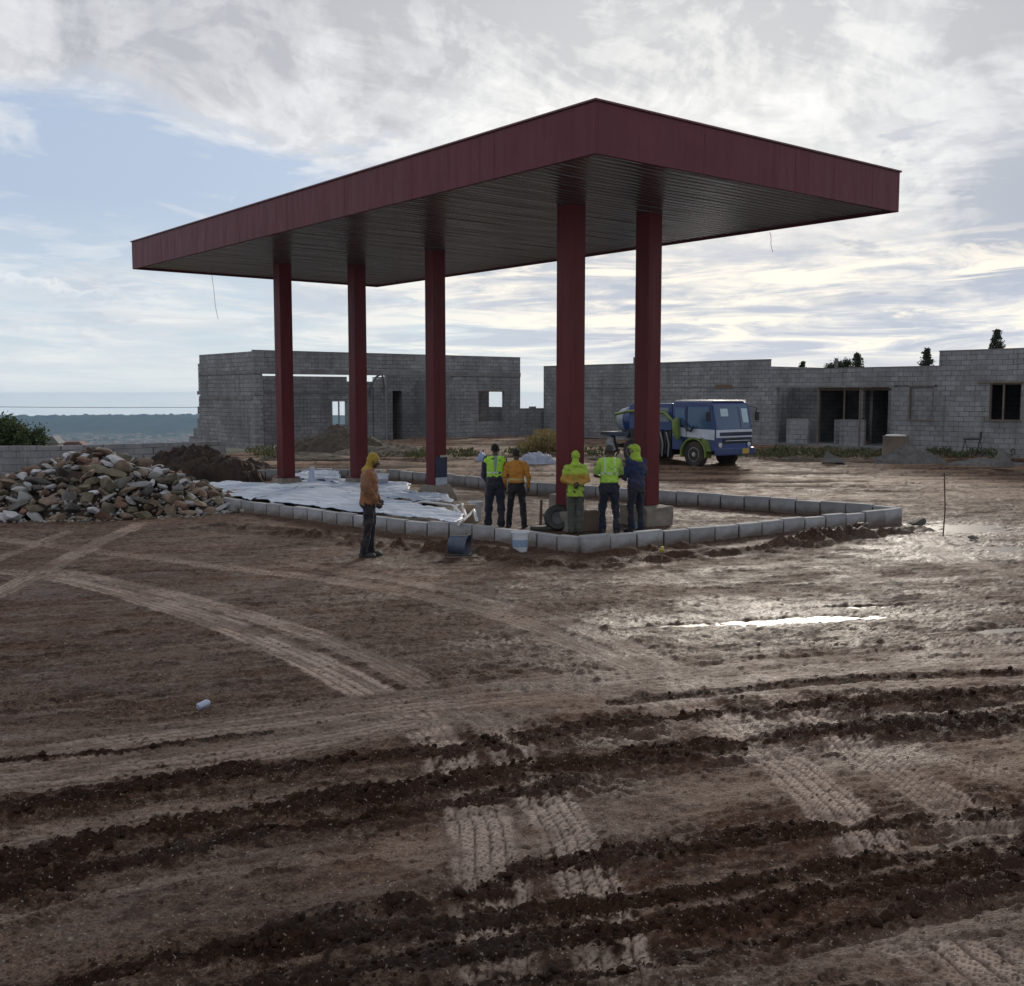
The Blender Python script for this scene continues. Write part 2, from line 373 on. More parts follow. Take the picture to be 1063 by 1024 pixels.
def pit(X, Y):
    """hollows that hold water"""
    h = np.zeros(X.shape)
    for (c, a, b, rot) in PUDDLES:
        if a == 0: continue
        p = g(*c); r_ = R(rot); dx = X-p.x; dy = Y-p.y
        u = (dx*math.cos(r_)+dy*math.sin(r_))/a; v = (-dx*math.sin(r_)+dy*math.cos(r_))/b
        d = u*u+v*v; h = np.maximum(h, np.exp(-d*1.1))
    return h
def loop_xy():
    return KERB_LOOP
def plateau_edge(X, Y):
    return 5.0*ss(Y - 38.5 - np.clip((X+14.0)*2.4, 0, 70), 0, 12)
def ground_fields(X, Y):
    """height and the material masks of the real mud surface"""
    ang = R(18.5); ca, sa = math.cos(ang), math.sin(ang)
    U = X*ca+Y*sa; V = -X*sa+Y*ca                       # along / across the lanes
    h = (fbm(X*.35, Y*.35, 1, 3)-.5)*.05*ss(Y, 12, 16) + (fbm(X*1.3, Y*1.3, 2, 4)-.5)*.035
    pale = np.zeros(X.shape); dark = np.zeros(X.shape); red = ss(fbm(X*.5, Y*.7, 5, 4), .46, .62)*.6
    near = 1-ss(Y, 14, 24)
    streak = fbm(U*.7, V*9, 31, 4)
    pale += ss(streak, .55, .72)*.35*(.4+.6*near)
    h += (streak-.5)*.022*(1-.5*near)
    far = ss(Y, 24, 31)
    fs = fbm(X*.35, Y*2.2, 41, 4); pale += far*ss(fs, .42, .6)*.95; h += far*(fs-.5)*.05
    rut = fbm(X*.22+7, Y*1.3, 43, 3); dark += far*ss(rut, .60, .68)*.9; h += -far*ss(rut, .60, .66)*.05
    for (pts, w, a) in PALE:
        d, s, L = dist_poly(X, Y, gp(pts), w*2+.4)
        dd = np.abs(d) + (fbm(X*4, Y*4, 51, 3)-.5)*w*.9
        m_ = 1-ss(dd, w*.7, w*1.15)
        m_ = m_*(.55+.45*ss(fbm(U*2.2, V*6, 52, 3), .35, .6))
        pale = np.maximum(pale, m_*a); h = h*(1-.6*m_) - .012*m_
        h += m_*(vn(V*38, U*.8, 9)-.5)*.010
    tm = np.zeros(X.shape); pad = np.zeros(X.shape)
    for k, (pts, w, kind, a) in enumerate(TREADS):
        d, s, L = dist_poly(X, Y, gp(pts), w*1.6+.1)
        dd = np.abs(d) + (fbm(X*5, Y*5, 61+k, 3)-.5)*w*.5
        m_ = (1-ss(dd, w*.8, w*1.05))
        if kind: m_ = m_*ss(s, -.05, .35)*(1-ss(s, L-.35, L+.05))
        patch = .5+.5*ss(fbm(s*.9+k*3.1, d*2.5, 71+k, 3), .36, .55)
        wob = (fbm(s*1.7, d*4, 81+k, 2)-.5)
        if kind == 0:     # worn ribs running along the track, broken by faint cross cuts
            nrib = 5 if w > .19 else 4
            ph_ = ((d/w+1)*.5*nrib + wob*.35) % 1.0
            rib = ss(np.abs(ph_-.5), .47, .30); cut = ss(np.abs(((s/.11+np.abs(d)*3+wob) % 1)-.5), .03, .12)
            keep = ss(fbm(s*1.3+k, np.floor((d/w+1)*.5*nrib)*7.3, 87+k, 2), .30, .48)
            pat = rib*(.55+.45*cut)*(.35+.65*keep)
            ph = .014*pat; sh = .12+.88*pat
        else:             # square pads split by thin grooves, set on a slant
            sl = .9 if k % 2 else -.9
            q1 = ((s + sl*d)/.062 + wob*.8) % 1.0; q2 = ((d/w+1)*.5*5 + wob*.5) % 1.0
            pat = ss(np.abs(q1-.5), .49, .36)*ss(np.abs(q2-.5), .48, .36)
            wear = ss(fbm(X*6, Y*6, 95+k, 3), .30, .50)
            pat = pat*(.45+.55*wear); ph = .017*pat; sh = .18+.82*pat
        pad = np.maximum(pad*(1-m_), m_*patch*sh*a)
        mm = m_*patch*(a if kind == 0 else 1)
        h = h*(1-.55*m_) - .016*m_ + ph*mm
        pale = np.maximum(pale*(1-.85*m_), mm*sh*a*.5); tm = np.maximum(tm, m_)
    berm = np.zeros(X.shape)
    for k, (pts, w, hh) in enumerate(BERMS):
        w = w*.82
        d, s, L = dist_poly(X, Y, gp(pts), w*3+.4)
        dd = d + (fbm(X*1.3, Y*1.3, 101+k, 5)-.5)*w*2.6
        pr_ = np.exp(-(dd/(w*1.05))**2)
        clump = fbm(X*9, Y*9, 111+k, 4); fine = fbm(X*28, Y*28, 121+k, 3)
        pres = .6+.4*ss(fbm(U*.9, V*2, 131+k, 3), .30, .55)
        h += pr_*pres*hh*.40*(.15 + 1.6*ss(clump, .34, .74)*(.5+1.0*fine)) + pr_*pres*.016*(fbm(X*60, Y*60, 181+k, 2)-.5)
        berm = np.maximum(berm, ss(pr_*pres + (clump-.5)*.5, .30, .55))
        crumb = fbm(X*17, Y*24, 171+k, 3); halo = np.exp(-(dd/(w*2.3))**2)*pres
        cov = np.maximum(ss(pr_*pres + (clump-.5)*.9 + (crumb-.5)*.7, .36, .56), ss(halo*.55 + (crumb-.5)*1.5 + (clump-.5)*.6, .52, .66)*.9)
        h += halo*.010*(ss(crumb, .48, .66))
        dark = np.maximum(dark, cov); pale *= (1-cov); pad *= (1-cov)
        flake = ss(fbm(U*13, V*30, 191+k, 3), .40, .62); h += cov*(flake-.4)*.020*(1-ss(Y, 9, 16))
        h -= .03*np.exp(-((np.abs(dd)-w*1.9)/(w*.6))**2)*pres
    # crumbly mid ground
    cr = fbm(X*11, Y*11, 141, 4); rough = (1-.75*np.clip(pale+dark, 0, 1))*(1-.6*tm)
    h += rough*(cr-.5)*.040 + rough*(fbm(X*26, Y*26, 142, 3)-.5)*.018
    sc = ss(fbm(U*1.6, V*9, 143, 4), .56, .64)*rough; dark = np.maximum(dark, sc*.8*ss(cr, .40, .58)); h += sc*.010*cr
    sc2 = ss(fbm(U*3, V*16, 144, 4), .58, .66)*rough; pale = np.maximum(pale, sc2*.55)
    dig = 0
    mic = (fbm(X*30, Y*34, 145, 3)-.5); flk = ss(fbm(U*9, V*26, 146, 3), .45, .62)
    nr_ = 1-ss(Y, 10, 20)
    h += (mic*.020 + (flk-.5)*.013)*(1-.55*np.clip(pale, 0, 1))*(1-.5*tm)*nr_
    # trench-like disturbed soil along the kerb foot
    for (pts, w, hh) in [([(235,548),(330,556),(420,570),(520,582),(600,588),(700,580),(800,570),(900,556),(960,548)], .45, .07), ([(400,568),(500,573),(560,576),(602,579),(650,575),(720,567)], .26, .075), ([(820,568),(860,560),(905,556)], .3, .10)]:
        d, s, L = dist_poly(X, Y, gp(pts), w*3); c_ = fbm(X*3, Y*5, 151, 4)
        m_ = np.exp(-(d/w)**2); h += m_*hh*ss(c_, .42, .72)*1.5; dark = np.maximum(dark, m_*ss(c_, .38, .55)*.6); pale *= 1-.5*m_
    # the wet shoulder on the right
    P_ = pit(X, Y); h -= P_*.062; h += P_*(fbm(X*1.6, Y*5, 161, 3)-.5)*.05
    wet = np.clip(P_*1.3, 0, 1)
    wp = ss(fbm(X*.28+3, Y*.45, 171, 4), .46, .62)
    wet = np.maximum(wet, wp*ss(Y, 9, 13)*(1-ss(Y, 20, 26))*ss(X+Y*.12, -1, 3)*.95)
    wet = np.maximum(wet, .55*ss(fbm(U*.8, V*2.5, 172, 3), .45, .65)*near)
    h += .30*ss(Y, 33, 46) - plateau_edge(X, Y)
    return h, pale, dark, wet, red, berm, pad

def ground_material():
    m, N, pr = newmat('wet_mud')
    tc = N.node('ShaderNodeTexCoord').outputs['Object']
    pad = N.attr('pad'); pale, dark, wet, red = N.attr('pale'), N.attr('dark'), N.attr('wet'), N.attr('red')
    n1 = N.noise(tc, 1.7, 8, .65); n2 = N.noise(tc, 16, 6, .7); n3 = N.noise(tc, 75, 4, .65)
    n4 = N.noise(N.vm('MULTIPLY', tc, (1, 1.9, 1)), 30, 3, .7); n5 = N.noise(tc, 150, 2, .5)
    base = N.mix(N.ramp(n1, .36, .64), (.060, .031, .020), (.106, .061, .040))
    base = N.mix(N.ramp(n2, .46, .62), base, N.mix(.5, base, (.17, .108, .074)))
    base = N.mix(N.ramp(n4, .47, .40, 0, .75), base, (.020, .0105, .007))
    base = N.mix(N.ramp(n4, .56, .63, 0, .6), base, (.20, .135, .098))
    base = N.mix(N.ramp(n3, .46, .38, 0, .6), base, (.018, .010, .007))
    base = N.mix(N.m('MULTIPLY', red, .5), base, (.105, .045, .024))
    pc = N.mix(N.ramp(n2, .35, .65), (.23, .165, .125), (.36, .27, .21))
    pc = N.mix(N.ramp(n4, .46, .38, 0, .55), pc, (.10, .062, .043))
    pc = N.mix(N.ramp(n5, .44, .34, 0, .5), pc, (.08, .05, .035))
    far = N.ramp(N.sep(tc)[1], 22, 32)
    pc = N.mix(far, pc, (.28, .19, .125))
    col = N.mix(N.m('MULTIPLY', pale, N.ramp(n3, .38, .60, .30, 1.0), clamp=True), base, pc)
    col = N.mix(N.m('MULTIPLY', pad, N.ramp(n4, .36, .50, .55, 1.0), clamp=True), col, N.mix(N.ramp(n2, .35, .65), (.37, .28, .23), (.54, .425, .35)))
    dk = N.mix(N.ramp(n2, .35, .65), (.013, .0068, .0045), (.036, .017, .010))
    dk = N.mix(N.m('MULTIPLY', red, .5), dk, (.06, .028, .016))
    dk = N.mix(N.ramp(n4, .57, .66, 0, .45), dk, (.11, .055, .032))
    col = N.mix(N.m('MULTIPLY', dark, .95, clamp=True), col, dk)
    sp_ = N.ramp(N.noise(tc, 48, 2, .5), .665, .70)            # specks of pale grit
    col = N.mix(N.m('MULTIPLY', sp_, .6), col, (.42, .37, .32))
    col = N.mix(N.m('MULTIPLY', wet, .35), col, N.mix(.5, col, (.03, .02, .016)))
    N.l.new(col, pr.inputs['Base Color'])
    ro = N.ramp(n1, .35, .65, .55, .78)
    ro = N.m('ADD', ro, N.m('MULTIPLY', dark, .2))
    ro = N.m('SUBTRACT', ro, N.m('MULTIPLY', wet, N.ramp(n2, .3, .7, .34, .10)))
    N.put(pr.inputs['Roughness'], N.m('MAXIMUM', ro, .2))
    N.put(pr.inputs['Specular IOR Level'], N.m('ADD', .12, N.m('MULTIPLY', wet, .15)))
    hb = N.m('ADD', N.m('ADD', N.m('MULTIPLY', n2, .6), N.m('MULTIPLY', n3, .35)), N.m('MULTIPLY', n4, .6))
    N.l.new(N.bump(hb, .95, .035), pr.inputs['Normal'])
    return m
GM = ground_material()

def grid(ys, xs_f, name):
    rows = []
    V = []
    nx = len(xs_f)
    Yg, Tg = np.meshgrid(ys, xs_f, indexing='ij')
    return Yg, Tg*np.maximum(Yg, 2.0)
def make_ground():
    ys = [3.2]
    while ys[-1] < 78:
        y = ys[-1]; ys.append(y + max(.0028*y, .00021*y*y))
    ys = np.array([-14, -8, -4, -1, 0, 1, 1.8, 2.5] + ys)
    a = np.arange(0, .56, .0021); b = .56+np.cumsum(np.geomspace(.004, .12, 40)); t = np.concatenate([a, b]); t = np.concatenate([-t[::-1][:-1], t])
    Yg, Tg = np.meshgrid(ys, t, indexing='ij'); Xg = Tg*(np.maximum(Yg, 5.0)+ (0))
    X = Xg.ravel(); Y = Yg.ravel()
    h, pale, dark, wet, red, berm, pad = ground_fields(X, Y)
    h = np.where(Y < 3, 0, h)
    nr, nc = Yg.shape
    i = np.arange(nr*nc).reshape(nr, nc)
    Fq = np.stack([i[:-1, :-1], i[:-1, 1:], i[1:, 1:], i[1:, :-1]], -1).reshape(-1, 4)
    me = np_mesh('ground', np.stack([X, Y, h], 1), Fq)
    for n_, v_ in (('pale', pale), ('dark', dark), ('wet', wet), ('red', red), ('pad', pad)): set_attr(me, n_, v_)
    me.materials.append(GM)
    o = link('ground', me); tag(o, kind='structure')
    return X, Y, h, berm, dark
GX, GY, GH, GD, GP_ = make_ground()

# loose clods and grit lying on the berms
def clod_shapes(n, sub):
    out = []
    for k in range(n):
        bm = bmesh.new(); bmesh.ops.create_icosphere(bm, subdivisions=sub, radius=1)
        off = Vector((k*3.7, k*1.3, k*5.1))
        for v in bm.verts:
            q = v.co.copy(); v.co *= .62 + .85*abs(mnoise.noise(q*1.5+off)) + .55*mnoise.noise(q*3.4+off) + .2*mnoise.noise(q*7+off)
        V = np.array([v.co for v in bm.verts]); Ft = np.array([[v.index for v in f.verts] for f in bm.faces]); bm.free()
        out.append((V, Ft))
    return out
def scatter(name, P, S, shapes, mt, flat=.7, kind='stuff', label=None, cat=None, attr=None):
    Vs = []; Fs = []; o = 0
    for k, (V, Ft) in enumerate(shapes):
        sel = np.arange(len(P)) % len(shapes) == k
        p = P[sel]; s = S[sel]; n = len(p)
        if n == 0: continue
        a = rng.uniform(0, 2*PI, n); ca, sa = np.cos(a), np.sin(a)
        sc = s[:, None]*rng.uniform(.7, 1.3, (n, 3))*np.array([1, 1, flat])
        v = V[None]*sc[:, None, :]
        x = v[..., 0]*ca[:, None]-v[..., 1]*sa[:, None]; y = v[..., 0]*sa[:, None]+v[..., 1]*ca[:, None]
        v = np.stack([x, y, v[..., 2]], -1)+p[:, None, :]
        f = Ft[None]+(np.arange(n)*len(V))[:, None, None]+o
        Vs.append(v.reshape(-1, 3)); Fs.append(f.reshape(-1, 3)); o += n*len(V)
    me = np_mesh(name, np.concatenate(Vs), np.concatenate(Fs), True); me.materials.append(mt)
    ob = link(name, me); tag(ob, label, cat, kind=kind)
    return ob
mud_clod = mat('mud_clod', (.014, .0075, .005), (.036, .018, .011), rough=.85, spec=.12, scale=9, var=.7, bump=.5, bscale=60, bdist=.01)
def clods():
    cand = np.where((GD > .25) & (GY > 3.5) & (GY < 26) & (np.abs(GX) < GY*.62))[0]
    # area weighting: the grid is denser near the camera
    w = GY[cand]*np.maximum(.0028*GY[cand], .00021*GY[cand]**2); w = w*(1/(GY[cand]**1.5)); w /= w.sum()
    idx = rng.choice(cand, 14000, p=w)
    P = np.stack([GX[idx]+rng.normal(0, .01, len(idx)), GY[idx]+rng.normal(0, .01, len(idx)), GH[idx]], 1)
    S = np.minimum(.0040*rng.pareto(2.5, len(idx))+.003, .030)
    P[:, 2] += S*.25
    big = S > .013
    scatter('loose_mud_clods', P[~big], S[~big], clod_shapes(10, 1)[:10], mud_clod, .8, label='small dark clods strewn along the churned mud ridges', cat='mud')
    scatter('mud_lumps', P[big], S[big], clod_shapes(14, 2), mud_clod, .8, label='larger dark lumps of mud on the tyre ridges', cat='mud')
    cand = np.where((GP_ < .4) & (GY > 3.5) & (GY < 22) & (np.abs(GX) < GY*.62))[0]
    w = GY[cand]*np.maximum(.0028*GY[cand], .00021*GY[cand]**2)/GY[cand]**1.3; w /= w.sum()
    idx = rng.choice(cand, 5200, p=w)
    P = np.stack([GX[idx], GY[idx], GH[idx]], 1); S = np.minimum(.0035*rng.pareto(2.5, len(idx))+.004, .022)
    gr = mat('pale_grit', (.30, .26, .22), (.16, .12, .09), rough=.8, scale=2.5, var=.2, bump=0)
    scatter('gravel', P, S, clod_shapes(8, 1), gr, .6, label='scattered pale grit and pebbles on the mud', cat='gravel')
clods()

# puddles: flat water sheets lying in the hollows
def puddles():
    m, N, pr = newmat('puddle_water')
    setp(pr, **{'Base Color': (.055, .042, .034, 1), 'Roughness': .36, 'IOR': 1.33}); pr.inputs['Specular IOR Level'].default_value = .28
    tc = N.node('ShaderNodeTexCoord').outputs['Object']
    N.l.new(N.bump(N.noise(tc, 9, 3, .5), .03, .01), pr.inputs['Normal'])
    for (c, a, b, rot), z in zip(PUDDLES, (-.038, -.040, -.036, -.036, -.042, -.036, 0)):
        if a == 0: continue
        p = g(*c); mb = MB(); n = 40
        vs = [(1.25*a*math.cos(2*PI*k/n), 1.25*b*math.sin(2*PI*k/n), 0) for k in range(n)]
        mb.add(vs, [tuple(range(n))])
        o = mb.build('puddle', m, loc=(p.x, p.y, z), rz=R(rot)); tag(o, kind='structure')
puddles()

# ------------------------------------------------------------------ far country
def far_country():
    m, N, pr = newmat('far_land')
    tc = N.node('ShaderNodeTexCoord').outputs['Object']
    n1 = N.noise(N.vm('MULTIPLY', tc, (1, .35, 1)), .004, 8, .6); n2 = N.noise(tc, .03, 5, .7)
    c = N.mix(N.ramp(n1, .42, .58), (.035, .050, .028), (.13, .12, .075))
    c = N.mix(N.ramp(n2, .5, .66), c, (.02, .032, .018))
    ridge = N.ramp(N.sep(tc)[1], 5500, 5900)
    c = N.mix(N.m('MULTIPLY', ridge, .85), c, (.025, .038, .022))
    N.l.new(c, pr.inputs['Base Color']); setp(pr, Roughness=.95); pr.inputs['Specular IOR Level'].default_value = .1
    ys = np.concatenate([np.linspace(76, 400, 30), np.geomspace(420, 5400, 90), np.linspace(5450, 7600, 90), np.linspace(7700, 9000, 6)])
    t = np.concatenate([np.linspace(-1.4, -.56, 60), np.linspace(-.555, -.2, 420), np.linspace(-.195, 1.3, 130)])
    Yg, Tg = np.meshgrid(ys, t, indexing='ij'); X = (Tg*Yg).ravel(); Y = Yg.ravel()
    h = .28 - plateau_edge(X, Y) - 8*ss(Y, 80, 300) - 192*ss(Y, 150, 2800)
    hill = ss(Y, 5500, 7200); h += hill*(62+14*(fbm(X/1700, Y/2600, 3, 4)-.5)*2) - 120*ss(Y, 7300, 9000)
    h += (fbm(X/300, Y/500, 8, 4)-.5)*14*ss(Y, 2000, 5000)
    h += hill*(fbm(X/45, Y/200, 12, 3)-.5)*14 + hill*9*ss(vn(X/22, Y/90, 5), .72, .95)
    nr, nc = Yg.shape; i = np.arange(nr*nc).reshape(nr, nc)
    Fq = np.stack([i[:-1, :-1], i[:-1, 1:], i[1:, 1:], i[1:, :-1]], -1).reshape(-1, 4)
    me = np_mesh('hills', np.stack([X, Y, h], 1), Fq); me.materials.append(m)
    tag(link('hills', me), kind='structure')
    # far town: pale specks on the valley floor
    mb = MB()
    for k in range(420):
        y = random.uniform(3900, 5400); x = random.uniform(-.55, -.15)*y
        s = random.uniform(7, 16); a = random.uniform(0, PI)
        M = Matrix.Translation((x, y, -196)) @ Matrix.Rotation(a, 4, 'Z')
        mb.box(-s, s, -s*.6, s*.6, 0, random.uniform(4, 8), M)
    tag(mb.build('distant_town', mat('far_walls', (.42, .38, .34), (.28, .2, .16), rough=.9, scale=.01, bump=0)), 'pale specks of a far-off town on the valley floor', 'town', kind='stuff')
    # air
    b = MB(); b.box(-9500, 9500, -60, 9400, -260, 16)
    hz = b.build('haze', None); 
    hm = D.materials.new('haze_air'); hm.use_nodes = True; hm.node_tree.nodes.clear(); H = NT(hm.node_tree)
    ho = H.node('ShaderNodeOutputMaterial'); pv = H.node('ShaderNodeVolumePrincipled')
    pv.inputs['Color'].default_value = (.42, .68, 1.0, 1); pv.inputs['Density'].default_value = HAZE; pv.inputs['Anisotropy'].default_value = .2
    H.l.new(pv.outputs[0], ho.inputs['Volume']); hz.data.materials.append(hm)
    tag(hz, 'thin bluish air lying over the valley and the site', 'haze', kind='stuff')
HAZE = 5.5e-5
far_country()
# ------------------------------------------------------------------ materials of built things
YAW = .683
UDX, UDY = -math.sin(YAW), math.cos(YAW)       # away along the canopy's long side
VDX, VDY = math.cos(YAW), math.sin(YAW)        # away along its short side

def paint(name, c, rough=.42, dirt=(.10, .07, .05), grime_h=1.2, flake=.25, low=None):
    m, N, pr = newmat(name); tc = N.node('ShaderNodeTexCoord').outputs['Object']
    n1 = N.noise(tc, 1.4, 6, .6); n2 = N.noise(N.vm('MULTIPLY', tc, (9, 9, .7)), 1.0, 6, .65)
    col = N.mix(N.ramp(n1, .3, .7), c, tuple(q*.78 for q in c))
    col = N.mix(N.m('MULTIPLY', N.ramp(n2, .50, .72), flake*.45), col, dirt)
    if grime_h:
        z = N.sep(tc)[2]; f = N.m('MULTIPLY', N.ramp(z, 0, grime_h, 1, 0), N.ramp(n1, .3, .65)); col = N.mix(N.m('MULTIPLY', f, .6), col, dirt)
    N.l.new(col, pr.inputs['Base Color']); N.put(pr.inputs['Roughness'], N.ramp(n2, .3, .7, rough-.08, rough+.14))
    N.l.new(N.bump(N.noise(tc, 2.2, 3, .5), .10, .05), pr.inputs['Normal']); pr.inputs['Specular IOR Level'].default_value = .28
    return m
M_FASCIA = paint('maroon_fascia_paint', (.092, .013, .023), .5, (.07, .014, .020), 0, .25)
M_COLUMN = paint('maroon_column_paint', (.112, .012, .016), .5, (.08, .02, .018), .8, .3)
M_COPING = mat('coping_metal', (.10, .035, .042), rough=.4, metal=.3, bump=.05)
M_CONC = mat('footing_concrete', (.26, .235, .205), (.17, .15, .13), rough=.85, scale=5, var=.7, bump=.5, bscale=30, dirt=(.10, .065, .045), dirt_amt=.7)
M_KERB = mat('kerb_concrete', (.36, .375, .405), (.27, .28, .30), rough=.8, scale=2.2, var=.7, bump=.35, bscale=45, dirt=(.15, .105, .075), dirt_amt=.55, rnd=.18)
_N = NT(M_KERB.node_tree); _pr = _N.n['Principled BSDF']; _src = _pr.inputs['Base Color'].links[0].from_socket
_tc = _N.node('ShaderNodeTexCoord').outputs['Object']; _g = _N.m('ADD', _N.sep(_tc)[2], _N.m('MULTIPLY', _N.noise(_tc, 6, 4, .6), -.28))
_N.l.new(_N.mix(_N.ramp(_g, -.10, .06, .85, 0), _src, (.12, .085, .065)), _pr.inputs['Base Color'])
M_MORTAR = mat('dark_joint', (.05, .042, .036), rough=.95, bump=.4, bscale=50)

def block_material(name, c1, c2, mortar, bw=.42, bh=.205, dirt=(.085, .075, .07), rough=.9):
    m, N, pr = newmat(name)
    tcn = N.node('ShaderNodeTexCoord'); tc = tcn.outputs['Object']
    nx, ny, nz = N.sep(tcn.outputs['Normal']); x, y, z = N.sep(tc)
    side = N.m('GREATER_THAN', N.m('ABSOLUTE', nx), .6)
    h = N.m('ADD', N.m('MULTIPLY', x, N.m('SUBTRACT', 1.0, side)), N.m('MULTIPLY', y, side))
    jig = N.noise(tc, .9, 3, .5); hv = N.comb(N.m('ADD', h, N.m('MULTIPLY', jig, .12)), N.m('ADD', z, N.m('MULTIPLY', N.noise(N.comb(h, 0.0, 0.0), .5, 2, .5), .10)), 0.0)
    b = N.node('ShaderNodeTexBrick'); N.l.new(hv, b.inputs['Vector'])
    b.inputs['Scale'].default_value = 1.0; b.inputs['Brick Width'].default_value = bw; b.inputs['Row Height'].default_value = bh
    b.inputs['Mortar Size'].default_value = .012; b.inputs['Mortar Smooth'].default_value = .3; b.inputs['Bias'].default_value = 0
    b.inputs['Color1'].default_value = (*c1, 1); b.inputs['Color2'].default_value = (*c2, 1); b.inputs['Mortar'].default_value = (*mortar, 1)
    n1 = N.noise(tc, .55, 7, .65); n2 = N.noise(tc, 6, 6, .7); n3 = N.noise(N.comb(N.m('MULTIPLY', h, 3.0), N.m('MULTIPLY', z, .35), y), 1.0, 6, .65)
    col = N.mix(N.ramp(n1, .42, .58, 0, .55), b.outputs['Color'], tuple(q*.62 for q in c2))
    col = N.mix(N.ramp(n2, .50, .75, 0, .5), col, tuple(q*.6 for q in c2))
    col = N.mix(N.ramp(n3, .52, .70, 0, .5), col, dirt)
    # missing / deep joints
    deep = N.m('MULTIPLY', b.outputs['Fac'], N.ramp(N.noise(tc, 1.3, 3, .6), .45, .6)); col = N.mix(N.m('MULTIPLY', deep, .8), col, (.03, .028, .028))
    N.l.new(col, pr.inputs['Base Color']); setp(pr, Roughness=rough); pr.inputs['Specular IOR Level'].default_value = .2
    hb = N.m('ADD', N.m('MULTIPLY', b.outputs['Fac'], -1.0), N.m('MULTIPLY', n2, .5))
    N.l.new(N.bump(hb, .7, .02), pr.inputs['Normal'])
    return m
M_BLOCK = block_material('concrete_blockwork', (.29, .295, .315), (.205, .21, .225), (.165, .165, .172))
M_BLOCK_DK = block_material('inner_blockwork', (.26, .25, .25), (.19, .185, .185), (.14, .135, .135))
M_PLAS = block_material('boundary_blockwork', (.32, .33, .355), (.24, .25, .27), (.20, .20, .21), bw=.45, bh=.22)
M_BEAM = mat('ring_beam_concrete', (.20, .20, .21), (.13, .13, .14), rough=.9, scale=1.6, var=.8, bump=.5, bscale=12, bdist=.02, dirt=(.06, .05, .045), dirt_amt=.6)
M_WOOD = mat('raw_timber', (.17, .13, .10), (.11, .085, .065), rough=.8, scale=4, var=.6, bump=.4, bscale=25)
M_DKWOOD = mat('weathered_timber', (.14, .10, .07), (.08, .055, .04), rough=.85, scale=4, bump=.4, bscale=25)

